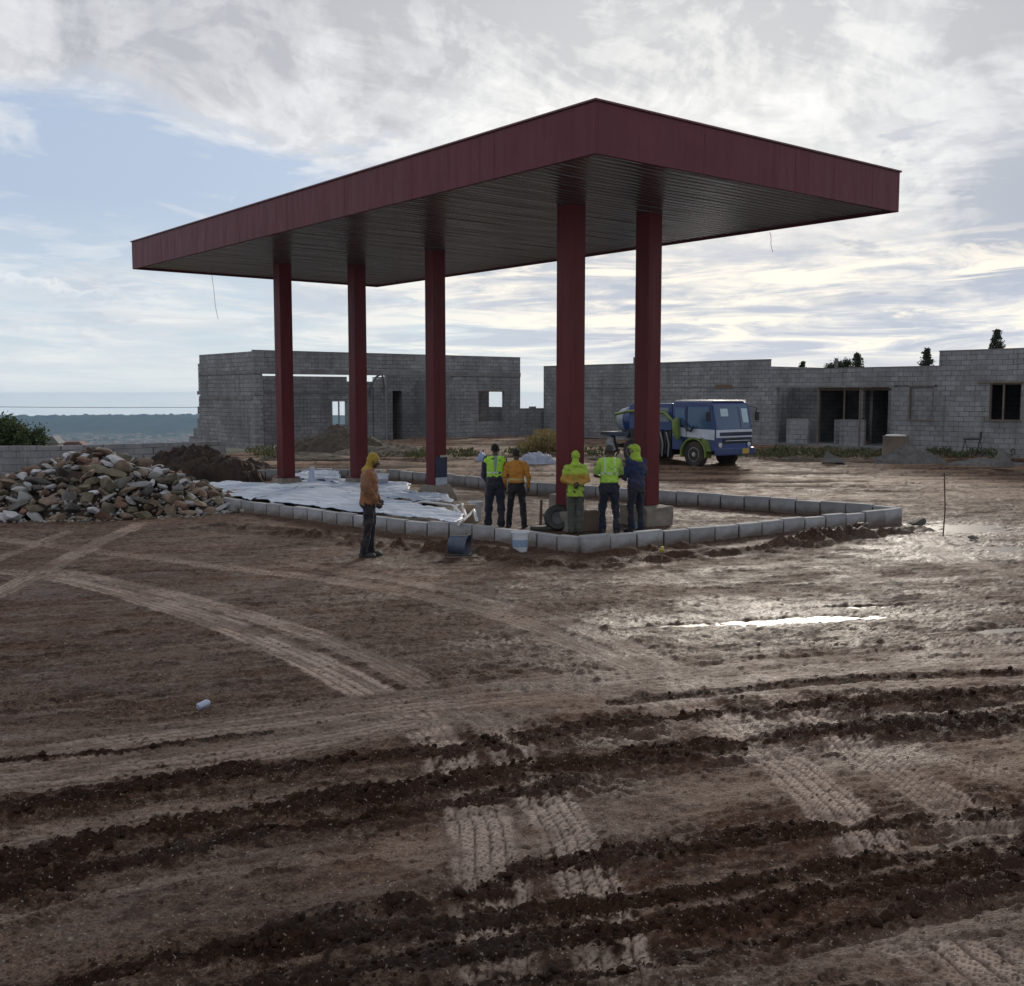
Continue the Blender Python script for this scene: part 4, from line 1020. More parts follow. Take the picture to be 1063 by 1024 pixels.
def bush():
    c = at(8, 462, 38.4); root = empty('leafy_bush', (c.x, 38.4, -.12), 0, 'dense round green bush behind the boundary wall at the far left', 'bush')
    MB().tube([(0, 0, -.1), (.05, 0, .8)], [.12, .06], 7).build('trunk', M_BARK, root)
    pts = []
    for j in range(90):
        d = rng.normal(size=3); d /= np.linalg.norm(d); d *= rng.random()**.4
        q = np.array([d[0]*1.25, d[1]*1.0, .95+abs(d[2])*.95 if d[2] > 0 else .95+d[2]*.8])
        pts.append(q+rng.normal(0, .13, (260, 3)))
    P = np.concatenate(pts); me = quads(P, None, rng.uniform(.04, .10, len(P)), 1.2, M_BUSH, 'crown'); link('crown', me, None, root)
bush()

def weeds():
    P = []; S = []
    def patch(px0, px1, py0, py1, n, h):
        for _ in range(n):
            px = random.uniform(px0, px1); py = random.uniform(py0, py1); q = g(px, py, .25)
            if q.y > 62 or q.y < 20: continue
            m_ = random.randint(10, 34); hh = h*random.uniform(.4, 1.1)
            P.append(np.stack([q.x+rng.normal(0, .22, m_), q.y+rng.normal(0, .16, m_), .02+.3*float(ss(np.array(q.y), 33, 46))+rng.random(m_)*hh], 1)); S.append(np.full(m_, .08)*rng.uniform(.6, 1.4, m_))
    for cx_, sx_, n_, h_ in ((795,14,60,.16),(822,18,110,.26),(852,16,90,.2),(880,12,50,.16),(905,16,70,.2),(925,8,25,.15),(975,10,40,.2),(1000,14,60,.22),(1040,20,110,.26),(400,14,60,.2),(432,18,70,.2),(470,16,50,.22),(492,12,40,.18),(530,14,40,.2),(272,12,70,.3),(292,8,40,.35),(612,12,40,.25),(632,8,30,.2)):
        patch(cx_-sx_, cx_+sx_, 471, 476, max(4, n_//5), h_)
    P_ = np.concatenate(P); S_ = np.concatenate(S)
    me = quads(P_, np.array([0, 0, .9]), S_, 1.6, M_WEED, 'weeds'); o = link('weeds', me); tag(o, 'low green weeds growing in patches in front of the block buildings', 'weeds', kind='stuff')
    P2 = []; 
    for _ in range(160):
        px = random.uniform(542, 590); py = random.uniform(466, 472); q = g(px, py, .25); hgt = .75*math.exp(-((px-566)/16)**2)+.1
        P2.append(np.stack([q.x+rng.normal(0, .15, 22), q.y+rng.normal(0, .2, 22), .25+rng.random(22)*hgt], 1))
    P2 = np.concatenate(P2); o = link('dry_grass', quads(P2, np.array([0, 0, .9]), rng.uniform(.05, .12, len(P2)), 1.8, M_DRY, 'dry_grass')); tag(o, 'yellowish dry grass clump below the low joining wall', 'grass', kind='stuff')
weeds()
# ------------------------------------------------------------------ heaps
def mound_mesh(name, rx, ry, h, mt, n=90, rough=.18, seed=0, lump=2.2, spiky=0, flat=.85):
    t = np.linspace(-1.25, 1.25, n); X, Y = np.meshgrid(t, t, indexing='ij'); r_ = np.sqrt(X*X+Y*Y)
    a = fbm(X*lump+9, Y*lump, seed, 5)-.5; f = np.clip(1-r_+a*.55, 0, 1)
    Z = h*(f**flat)*1.25*(1+rough*(fbm(X*7, Y*7, seed+5, 4)-.5)*3)
    b = fbm(X*16, Y*16, seed+9, 3)-.5; Z = Z + (f > 0)*b*.22*min(h, 1.0)*(1+spiky) - .08*(f <= 0)
    V = np.stack([X.ravel()*rx, Y.ravel()*ry, Z.ravel()-.03], 1); i = np.arange(n*n).reshape(n, n)
    Fq = np.stack([i[:-1, :-1], i[1:, :-1], i[1:, 1:], i[:-1, 1:]], -1).reshape(-1, 4)
    me = np_mesh(name, V, Fq, True); me.materials.append(mt); return me
M_SOIL = mat('dark_soil', (.018, .011, .008), (.042, .024, .016), rough=.9, scale=2.5, var=.8, bump=.8, bscale=9, bdist=.06, dirt=(.11, .075, .05), dirt_amt=.45)
M_SOIL2 = mat('brown_soil', (.036, .026, .019), (.070, .05, .036), rough=.9, scale=2.5, var=.8, bump=.8, bscale=9, bdist=.06, dirt=(.04, .045, .02), dirt_amt=.5)
M_GREY_RUB = mat('grey_rubble', (.13, .125, .125), (.08, .077, .077), rough=.9, scale=3, var=.8, bump=.8, bscale=12, bdist=.05)
def mound(name, px, pbase, Ytop, ptop, wpx, depth, mt, label, cat, rz=0, **kw):
    Y = Ytop; top = at(px, ptop, Y); zb = .3*float(ss(np.array(Y), 33, 46)); w = wpx*Y/F
    o = link(name, mound_mesh(name, w/2, depth/2, top.z-zb, mt, **kw)); o.location = (top.x, Y, zb); o.rotation_euler = (0, 0, rz); return tag(o, label, cat)
mound('soil_heap', 203, 0, 33.6, 470, 150, 3.2, M_SOIL, 'long dark brown soil heap behind the rubble and the far kerb', 'soil heap', seed=4, rough=.14, spiky=1.2, flat=.5)
mound('soil_heap', 262, 0, 35.5, 478, 80, 2.5, M_SOIL, 'low tail of dark soil left of the farthest left column', 'soil heap', seed=8)
mound('spoil_heap', 352, 0, 47, 446, 110, 5, M_SOIL2, 'brown spoil heap inside the open front of the left building', 'soil heap', seed=5, spiky=.6)
mound('spoil_heap', 318, 0, 42, 470, 110, 3, M_SOIL2, 'low brown spoil bank between the two leftmost columns', 'soil heap', seed=15)
mound('spoil_heap', 405, 0, 44, 462, 110, 4, M_SOIL2, 'long low spoil bank with weeds right of the second column', 'soil heap', seed=25)
mound('spoil_heap', 520, 0, 47, 467, 190, 3.5, M_SOIL2, 'low earth bank behind the two workers on the left', 'soil heap', seed=35)
mound('spoil_heap', 640, 0, 50, 466, 90, 3.5, M_SOIL2, 'low earth bank behind the tail of the truck', 'soil heap', seed=36)
mound('grey_rubble_heap', 944, 0, 40.5, 466, 72, 2.2, M_GREY_RUB, 'spread heap of grey rubble around the concrete stub at right', 'rubble', seed=45, spiky=2, lump=3)
mound('grey_rubble_heap', 828, 0, 40.5, 474, 70, 1.5, M_SOIL2, 'low weedy rubble strip right of the truck', 'rubble', seed=46, spiky=1)
mound('grey_rubble_heap', 1022, 0, 39.5, 476, 80, 1.6, M_GREY_RUB, 'low heap of grey scraps below the right window', 'rubble', seed=47, spiky=2, lump=4)

def stone_mesh(k, elong=1.0, slab=.7):
    bm = bmesh.new(); bmesh.ops.create_icosphere(bm, subdivisions=3, radius=1)
    rr = random.Random(500+k); off = Vector((k*7.7, k*3.1, 0))
    planes = []
    for _ in range(16):
        n = Vector([rr.gauss(0, 1) for _ in range(3)]).normalized(); planes.append((n, rr.uniform(.45, .74)))
    for v in bm.verts:
        for n, d in planes:
            q = v.co.dot(n)-d
            if q > 0: v.co -= n*q*.97
        v.co += v.co.normalized()*mnoise.noise(v.co*2.6+off)*.07
        v.co.x *= elong; v.co.z *= slab
    me = D.meshes.new('stone'); bm.to_mesh(me); bm.free(); me.shade_smooth(); me.set_sharp_from_angle(angle=R(38)); return me
STONE_C = {
 'pale grey': mat('stone_pale', (.30, .295, .30), (.20, .20, .205), rough=.8, scale=1.2, var=.8, bump=.4, bscale=8, bdist=.03, dirt=(.18, .12, .08), dirt_amt=.5, rnd=.2),
 'white': mat('stone_white', (.50, .51, .55), (.34, .34, .37), rough=.8, scale=1.2, var=.8, bump=.4, bscale=8, bdist=.03, dirt=(.22, .15, .1), dirt_amt=.5, rnd=.12),
 'brown': mat('stone_brown', (.21, .155, .115), (.12, .085, .06), rough=.85, scale=1.2, var=.8, bump=.4, bscale=8, bdist=.03, dirt=(.25, .2, .16), dirt_amt=.4, rnd=.3),
 'reddish': mat('stone_red', (.18, .10, .07), (.11, .06, .042), rough=.85, scale=1.2, var=.8, bump=.4, bscale=8, bdist=.03, dirt=(.10, .08, .06), dirt_amt=.6, rnd=.25),
 'dark grey': mat('stone_dark', (.10, .095, .09), (.065, .06, .058), rough=.85, scale=1.2, var=.8, bump=.4, bscale=8, bdist=.03, dirt=(.2, .14, .09), dirt_amt=.4, rnd=.3),
 'olive': mat('stone_olive', (.135, .12, .08), (.09, .08, .055), rough=.85, scale=1.2, var=.8, bump=.4, bscale=8, bdist=.03, dirt=(.2, .14, .09), dirt_amt=.4, rnd=.3)}
def rubble():
    cx, cy, RX, RY, H = -9.9, 25.4, 3.5, 2.7, 1.40
    def hgt(x, y):
        r_ = math.hypot((x-cx)/RX, (y-cy)/RY); return H*max(0, 1-r_)**.8 if r_ < 1 else 0
    mm = mound_mesh('heap_core', RX, RY, H*.80, M_SOIL, seed=77)
    o = link('rubble_heap_core', mm); o.location = (cx, cy, -.12); tag(o, 'earthy core of the big rubble heap at left', 'rubble', kind='stuff')
    base = {}
    for c in STONE_C:
        base[c] = []
        for k in range(7):
            me = stone_mesh(k*7+hash(c) % 1 + len(base)*13, random.choice([1, 1.2, 1.6]), random.choice([.45, .6, .75])); me.materials.append(STONE_C[c]); base[c].append(me)
    placed = []; n = 0; tries = 0
    while n < 292 and tries < 20000:
        tries += 1
        a = random.uniform(0, 2*PI); rr_ = math.sqrt(random.random())*1.03
        x = cx+RX*rr_*math.cos(a); y = cy+RY*rr_*math.sin(a)
        if y > cy+.7: continue
        sz = random.choice([.12, .13, .15, .17, .19, .21, .24]) * (1.12 if y < cy-1 else 1)
        z = hgt(x, y)
        if any((x-p[0])**2+(y-p[1])**2+(z-p[2])**2 < ((sz+p[3])*.62)**2 for p in placed): continue
        placed.append((x, y, z, sz)); n += 1
        c = random.choices(['pale grey', 'white', 'brown', 'reddish', 'dark grey', 'olive'], [.19, .15, .26, .12, .13, .15])[0]
        st = D.objects.new('rubble_stone', random.choice(base[c])); COL.objects.link(st)
        st.location = (x, y, max(z+sz*.05, sz*.30)); st.scale = (sz*random.uniform(.9, 1.2), sz*random.uniform(.8, 1.05), sz*random.uniform(.8, 1.1))
        st.rotation_euler = (random.uniform(-.6, .6), random.uniform(-.6, .6), random.uniform(0, 2*PI))
        side = 'left' if x < cx-1.1 else ('right' if x > cx+1.1 else 'middle')
        lev = 'foot' if z < .40 else ('crest' if z > .95 else 'slope')
        sw = 'large' if sz > .18 else ('small' if sz < .13 else 'medium')
        lab = {'foot': f'{sw} {c} stone lying at the {side} foot of the rubble heap', 'crest': f'{sw} {c} stone on the crest of the rubble heap, {side}', 'slope': f'{sw} {c} stone on the {side} slope of the rubble heap'}[lev]
        tag(st, lab.replace('middle slope', 'middle of the slope').replace('middle foot', 'foot, mid-width,'), 'stone', 'stones in the rubble heap at left')
        st.name = 'rubble_stone'
    # small gravel filling the gaps
    P = []; S = []
    for _ in range(3000):
        a = random.uniform(0, 2*PI); rr_ = math.sqrt(random.random())*1.12; x = cx+RX*rr_*math.cos(a); y = cy+RY*rr_*math.sin(a)
        P.append((x, y, hgt(x, y)*.93+.01)); S.append(random.uniform(.02, .07))
    P = np.array(P); S = np.array(S)
    for j, (c_, l_) in enumerate((('brown', 'brown'), ('dark grey', 'dark'), ('pale grey', 'pale'))):
        scatter('rubble_chips', P[j::3], S[j::3], clod_shapes(10, 2), STONE_C[c_], .7, label='small %s chips and gravel between the stones of the rubble heap' % l_, cat='gravel')
rubble()
def lone_stones():
    ms = [stone_mesh(900+k, 1.2, .6) for k in range(5)]
    for me, c in zip(ms, ('dark grey', 'brown', 'pale grey', 'dark grey', 'white')): me.materials.append(STONE_C[c])
    for k, (px, py, s, lab) in enumerate(((954, 545, .22, 'dark rock just beyond the right corner of the kerb'), (870, 552, .17, 'dark stone in the mud by the right kerb'), (845, 556, .14, 'brown lump against the right kerb'), (235, 533, .14, 'pale stone off the right tip of the rubble heap'),
        (797, 482, .18, 'small pale stone on the flat ground right of the truck'), (440, 499, .2, 'brown lump beside the footing of the middle column'), (1010, 560, .1, 'small dark stone in the wet patch at right'), (640, 591, .07, 'small dark stone in front of the kerb corner'), (112, 538, .30, 'flat pale slab at the foot of the rubble heap'))):
        p = g(px, py); me = ms[{3: 2, 4: 4, 8: 4}.get(k, k % 2)]
        o = link('loose_stone', me, None, None, (p.x, p.y, s*.2), random.uniform(0, 3)); o.scale = (s*(1.8 if k == 8 else 1), s, s*(.35 if k == 8 else .8)); tag(o, lab, 'stone')
lone_stones()

# ------------------------------------------------------------------ things lying on the forecourt
M_SHEET = mat('white_sheeting', (.52, .60, .74), (.40, .48, .62), rough=.55, scale=1.2, var=.6, bump=.3, bscale=3, bdist=.05, dirt=(.30, .27, .25), dirt_amt=.25)
def sheet_poly(pts, z0, name, label, seed, amp=.07, mt=M_SHEET, cat='plastic sheet', thick=.012, edge=None):
    """crumpled sheet filling a ground quad given by 4 photo corners"""
    c = [g(x, y, z0) for x, y in pts]; n = 70
    s = np.linspace(0, 1, n); U, V = np.meshgrid(s, s, indexing='ij')
    c = [np.array(q) for q in c]
    P = (1-U)[..., None]*(1-V)[..., None]*c[0]+U[..., None]*(1-V)[..., None]*c[1]+U[..., None]*V[..., None]*c[2]+(1-U)[..., None]*V[..., None]*c[3]
    ed = np.minimum(np.minimum(U, 1-U), np.minimum(V, 1-V))
    w = (fbm(P[..., 0]*1.2, P[..., 1]*1.2, seed+1, 3)-.5)*.5
    P[..., 0] += w*.7*(ed < .12); P[..., 1] += w*.7*(ed < .12)
    f = np.abs(fbm(P[..., 0]*1.1+P[..., 1]*.5, P[..., 1]*2.8, seed, 4)-.5)*2
    f2 = fbm(P[..., 0]*5, P[..., 1]*5, seed+3, 4)
    P[..., 2] = z0 + amp*(1-f*1.6) + .005*f2 + .02
    P[..., 2] = np.maximum(P[..., 2], .015)
    i = np.arange(n*n).reshape(n, n); Fq = np.stack([i[:-1, :-1], i[1:, :-1], i[1:, 1:], i[:-1, 1:]], -1).reshape(-1, 4)
    o0 = P.reshape(-1, 3).mean(0); o0[2] = 0
    me = np_mesh(name, P.reshape(-1, 3)-o0, Fq, True); me.materials.append(mt)
    o = link(name, me); o.location = o0; md = o.modifiers.new('thick', 'SOLIDIFY'); md.thickness = thick; return tag(o, label, cat)
sheet_poly([(186,507),(262,521.5),(330,508),(240,502)], .22, 'plastic_sheet', 'pale crumpled sheet draped inside the left kerb by the rubble heap', 3, .07)
sheet_poly([(262,521),(478,545.5),(484,535),(330,506)], .235, 'plastic_sheet', 'big white-blue sheet spread along the left kerb behind the man in orange', 13, .06)
sheet_poly([(290,508),(430,520),(425,505),(300,498)], .08, 'plastic_sheet', 'pale sheet lying at the footings of the two left columns', 23, .10)
sheet_poly([(300,500),(352,505),(352,495),(318,492)], .10, 'plastic_sheet', 'small white bag-like sheet heaped right of the first column', 33, .16)
sheet_poly([(395,520),(470,527),(466,517),(402,512)], .10, 'plastic_sheet', 'narrow white sheet bunched in front of the middle column', 43, .12)
M_BUCKET = mat('white_bucket_plastic', (.60, .64, .70), (.50, .54, .60), rough=.4, scale=3, bump=.03, dirt=(.35, .3, .25), dirt_amt=.4)
def bucket(p, h, r0, r1, label, mt=M_BUCKET, tilt=0, name='bucket', band=None):
    root = empty(name, p, 0, label, 'bucket')
    MB().lathe([(r0*.98, 0), (r0, .01), (r1*.97, h*.93), (r1*1.05, h*.93), (r1*1.06, h), (r1*.96, h), (r1*.93, h*.9), (r0*.9, .02)], 24).build('pail', mt, root, smooth=True)
    pts = [Vector((r1*1.05*math.cos(t), -r1*.25-.02*math.sin(t), h*.93-r1*.9*math.sin(t))) for t in [k*PI/12 for k in range(13)]]
    MB().tube(pts, .005, 5).build('handle', mat('wire_handle', (.3, .3, .3), rough=.4, metal=.8, bump=0), root)
    if band: MB().lathe([(r0+(r1-r0)*.25+.004, h*.25), (r0+(r1-r0)*.6+.004, h*.62)], 24).build('label_band', band, root, smooth=True)
    if tilt: root.rotation_euler = (0, tilt, 0)
    return root
q = g(540, 572.5); bucket(q, .34, .12, .15, 'white bucket standing outside the kerb at the feet of the worker in orange', band=mat('band_blue', (.25, .34, .5), rough=.5))
q = g(397, 509); bucket((q.x, q.y, .10), .36, .15, .18, 'white bucket right behind the man in the orange jacket', band=mat('band_grey', (.28, .30, .36), rough=.5))
q = g(660, 550); bucket(q, .15, .07, .085, 'tiny pale blue pail at the feet of the worker in the navy jacket', mt=mat('paleblue_plastic', (.30, .42, .52), rough=.45))
def cone_thing():
    q = g(324, 507, .0); root = empty('traffic_cone', (q.x, q.y, .08), 0, 'slim white and pale blue cone standing on the white sheets', 'cone')
    MB().lathe([(.15, .03), (.10, .2), (.05, .52), (.035, .54)], 20).build('cone_body', mat('cone_white', (.48, .56, .70), (.38, .46, .62), rough=.5), root, smooth=True)
    mb = MB(); mb.box(-.18, .18, -.18, .18, 0, .03); mb.build('cone_foot', mat('cone_foot', (.25, .28, .36), rough=.6), root, bevel=.01)
cone_thing()
def pipes():
    # white plastic pipe frame lying by the corner of the sheets
    root_p = g(478, 541); root = empty('pipe_frame', (root_p.x, root_p.y, 0), 0, 'bent frame of white plastic pipes leaning on the left kerb', 'pipes')
    W_ = mat('white_pipe', (.62, .64, .66), (.45, .45, .46), rough=.4, bump=.05)
    def P(px, py, z): a = g(px, py, z); return Vector((a.x-root_p.x, a.y-root_p.y, a.z))
    MB().tube([P(425, 524, .2), P(440, 521, .3), P(470, 525, .3), P(478, 533, .3)], .03, 7).build('pipe', W_, root, smooth=True)
    MB().tube([P(430, 527, .15), P(466, 530, .15)], .03, 7).build('pipe', W_, root, smooth=True)
    MB().tube([P(470, 537, .18), P(474, 525, .35), P(480, 524, .36), P(484, 538, .28), P(476, 544, .3)], .035, 7).build('pipe', W_, root, smooth=True)
    MB().tube([P(480, 541, .3), P(492, 530, .38), P(495, 540, .36)], .035, 7).build('pipe', W_, root, smooth=True)
    mb = MB(); a = P(487, 544, .02); mb.box(a.x-.12, a.x+.14, a.y-.05, a.y+.02, .02, .42); mb.build('carton_panel', mat('carton', (.38, .28, .19), rough=.9), root)
    p2 = g(492, 542); r2 = bucket((p2.x+.02, p2.y+.15, 0), .42, .13, .15, 'battered white drum beside the pipe frame near the kerb')
pipes()
def tub():
    q = g(476, 577); root = empty('plastic_tub', (q.x, q.y, 0), 0, 'grey-blue tub tipped on its side outside the kerb, dark inside', 'tub')
    root.scale = (.72, .72, .72)
    M = Matrix.Translation((0, .05, .24)) @ Matrix.Rotation(R(98), 4, 'Y') @ Matrix.Rotation(R(14), 4, 'X')
    MB().lathe([(.17, -.22), (.20, -.20), (.27, .20), (.29, .20), (.29, .23), (.255, .22), (.18, -.17)], 26, M).build('shell', mat('tub_blue', (.06, .085, .14), (.03, .04, .065), rough=.45, dirt=(.15, .1, .07), dirt_amt=.5), root, smooth=True)
    mb = MB(); mb.box(-.32, .45, -.42, -.30, .0, .035, Matrix.Rotation(.06, 4, 'Z')); mb.build('plank', M_DKWOOD, root, bevel=.004)
    mb = MB(); mb.tube([(-.3, -.3, .05), (-.05, -.36, .07), (.3, -.3, .05), (.42, -.15, .2)], .02, 6); mb.build('hose', mat('wire_black', (.03, .03, .03)), root)
tub()
def barrels():
    BL = mat('black_rubber', (.018, .018, .02), (.03, .03, .03), rough=.6, bump=.2, dirt=(.10, .07, .05), dirt_amt=.5)
    q = g(579, 552); root = empty('black_tyre', (q.x, q.y+.1, 0), 0, 'black wheelbarrow tyre standing behind the kerb left of the worker in lime', 'tyre')
    M = Matrix.Translation((0, 0, .26)) @ Matrix.Rotation(R(80), 4, 'X') @ Matrix.Rotation(0, 4, 'Y')
    MB().lathe([(.14, -.09), (.22, -.10), (.26, -.06), (.27, 0), (.26, .06), (.22, .10), (.14, .09), (.12, 0)], 28, M).build('tyre', BL, root, smooth=True)
    MB().lathe([(.02, -.04), (.13, -.05), (.13, .05), (.02, .04)], 20, M).build('rim', mat('rim_dark', (.08, .08, .09), rough=.5, metal=.5), root, smooth=True)
    q = g(612, 553); root = empty('concrete_block', (q.x, q.y+.3, 0), .3, 'brown-grey hollow block on end behind the workers, between lime tops', 'block')
    mb = MB(); mb.box(-.2, .2, -.09, -.06, 0, .4); mb.box(-.2, .2, .06, .09, 0, .4); mb.box(-.2, -.17, -.059, .059, 0, .4); mb.box(.17, .2, -.059, .059, 0, .4); mb.box(-.015, .015, -.059, .059, 0, .4)
    mb.build('shell', mat('block_brown', (.20, .15, .12), rough=.9, bump=.5), root, bevel=.005)
    q = g(562, 552); o = MB().box(-.22, .22, -.12, .12, 0, .10).build('dark_sack', BL, bevel=.04, loc=(q.x, q.y+.1, 0)); tag(o, 'low black sack left of the black tyre behind the kerb', 'sack')
    # timber stake and offcut
    q = g(561, 547); o = MB().tube([(0, 0, 0), (.02, 0, .55)], .03, 6).build('timber_stake', M_DKWOOD, loc=q, smooth=True); tag(o, 'short upright timber stake left of the black tyre', 'stake')
    q = g(573, 548); o = MB().box(-.16, .16, -.05, .05, 0, .09).build('pale_board', mat('pale_board', (.55, .5, .45), rough=.7), loc=(q.x, q.y+.4, 0), rz=.2, bevel=.005); tag(o, 'pale short board lying behind the black tyre', 'board')
    q = g(592, 533); o = MB().box(-.2, .2, -.2, .2, 0, .42).build('concrete_block', M_CONC, loc=(q.x-.2, q.y+.2, 0), rz=YAW, bevel=.02); tag(o, 'square concrete pad behind the worker with the lime hood', 'block')
    q = g(448, 503); 
    q = g(479, 497); 
    # yellow topped peg outside kerb
    q = g(687, 584); root = empty('survey_peg', q, 0, 'short wooden peg with a yellow tip stuck outside the right kerb', 'peg')
    MB().tube([(0, 0, -.05), (0, 0, .17)], .016, 6).build('peg_body', M_WOOD, root, smooth=True)
    MB().lathe([(.03, .16), (.045, .20), (.03, .25), (.01, .26)], 10).build('peg_tip', mat('peg_yellow', (.38, .30, .06), rough=.6), root, smooth=True)
    q = g(979, 556); o = MB().tube([(0, 0, -.05), (.02, 0, .5), (-.02, 0, 1.2)], .012, 6).build('steel_pin', mat('rusty_bar', (.08, .045, .035), rough=.8), loc=q, smooth=True); tag(o, 'tall thin rusty steel pin standing in the wet ground at right', 'pin')
barrels()
def litter():
    q = g(211, 736); root = empty('crushed_can', (q.x, q.y, .005), .9, 'crushed pale blue can lying alone on the bare mud', 'can')
    M = Matrix.Translation((0, 0, .03)) @ Matrix.Rotation(R(82), 4, 'Y')
    MB().lathe([(.022, -.055), (.033, -.045), (.030, -.01), (.034, .02), (.033, .045), (.024, .055)], 16, M).build('can_body', mat('can_blue', (.26, .33, .52), (.42, .45, .52), rough=.45, scale=30, var=.3, metal=.3, bump=.3, bscale=30), root, smooth=True)
    MB().lathe([(.006, .056), (.022, .056), (.022, .060), (.006, .060)], 12, M).build('can_lid', mat('can_metal', (.6, .6, .62), rough=.3, metal=.9, bump=0), root)
litter()
def heaps_far():
    def pile(px, py, w, h, mt, label, seed, name='plastic_bags', cat='bags'):
        p = g(px, py, .15); o = link(name, mound_mesh(name, w/2, .5, h, mt, n=40, seed=seed, spiky=3, lump=5)); o.location = (p.x, p.y, .12); tag(o, label, cat)
    BW = mat('blue_white_plastic', (.45, .50, .62), (.10, .12, .18), rough=.4, scale=3.5, var=.25, bump=.3)
    pile(557, 481, 1.7, .42, BW, 'shiny heap of blue-white plastic bags behind the worker in orange', 3)
    pile(500, 479, .5, .34, mat('blue_plastic', (.14, .22, .45), (.3, .38, .55), rough=.4), 'small bright blue bag on the bank behind the worker in the lime vest', 5)
    pile(393, 471, .7, .2, mat('pale_foil', (.5, .52, .5), rough=.5), 'pale scrap of sheeting on the bank right of the second column', 8)
    pile(575, 474, .6, .22, mat('pale_green_foil', (.36, .42, .3), rough=.5), 'pale green scrap on the bank left of the fourth column', 9)
    # concrete stub with pale board on it
    p = g(947, 480, .2); root = empty('concrete_stub', (p.x, 41.3, .25), .2, 'squat brown concrete stub with a white board on top, by the right building', 'stub')
    zt = at(947, 452, 41.3).z-.25
    MB().lathe([(.55, 0), (.50, .1), (.47, zt*.9), (.50, zt-.03)], 14).build('stub_body', mat('stub_brown', (.20, .155, .125), (.13, .10, .085), rough=.9, scale=2), root, smooth=True)
    mb = MB(); mb.box(-.33, .30, -.2, .2, zt-.03, zt+.02); mb.build('board', mat('white_board', (.72, .72, .7), rough=.5), root, bevel=.004)
    p = g(967, 470, .2); root = empty('saw_horse', (p.x-.1, 41.6, .3), .1, 'low black metal trestle right of the concrete stub', 'trestle')
    mb = MB(); mb.box(-.45, .25, -.03, .03, .62, .70); mb.build('bar', mat('black_metal', (.03, .03, .035), rough=.5), root)
    for x in (-.4, .2): MB().tube([(x, -.25, 0), (x, 0, .66), (x, .25, 0)], .02, 6).build('leg', MC['black_metal'], root)
    mb = MB(); mb.box(.2, .26, -.03, .03, .70, .95); mb.build('stop', MC['black_metal'], root)
    p = g(1044, 485, .2); mb = MB(); mb.add([(-.35, -.2, 0), (.4, -.25, 0), (.3, .3, 0), (-.3, .3, 0), (.02, 0, .65)], [(0,3,2,1), (0,1,4), (1,2,4), (2,3,4), (3,0,4)])
    p = g(1039, 486, .15); o = mb.build('grey_tarpaulin', M_GREY_RUB, loc=(p.x, p.y, .2)); tag(o, 'pointed grey tarpaulin scrap below the right window', 'tarpaulin')
    p = g(865, 480, .2); o = MB().add([(-.5, -.2, 0), (.5, -.25, 0), (.4, .3, 0), (-.3, .3, 0), (-.25, 0, .42), (.1, .05, .2)], [(0,3,2,1), (0,1,5,4), (1,2,5), (2,3,4,5), (3,0,4)]).build('cement_slab', M_GREY_RUB, loc=(p.x, p.y, .2)); tag(o, 'tilted grey slab of broken concrete among the weeds', 'slab')
heaps_far()
def power_line():
    a = at(-90, 421.5, 60); b = at(300, 422.2, 66); r = MB()
    root = empty('power_line', (a.x, a.y, -.1), 0, 'thin power line crossing the sky left of the block building', 'power line')
    n = 24; pts = [(a.lerp(b, k/n)-Vector((a.x, a.y, -.1))) - Vector((0, 0, .08*math.sin(PI*k/n))) for k in range(n+1)]
    MB().tube(pts, .014, 5).build('wire', mat('wire_black', (.03, .03, .03)), root)
    for p in (a, b): MB().tube([(p.x-a.x, p.y-a.y, 0), (p.x-a.x, p.y-a.y, p.z+.1+.05)], .045, 7).build('pole', M_DKWOOD, root)
power_line()

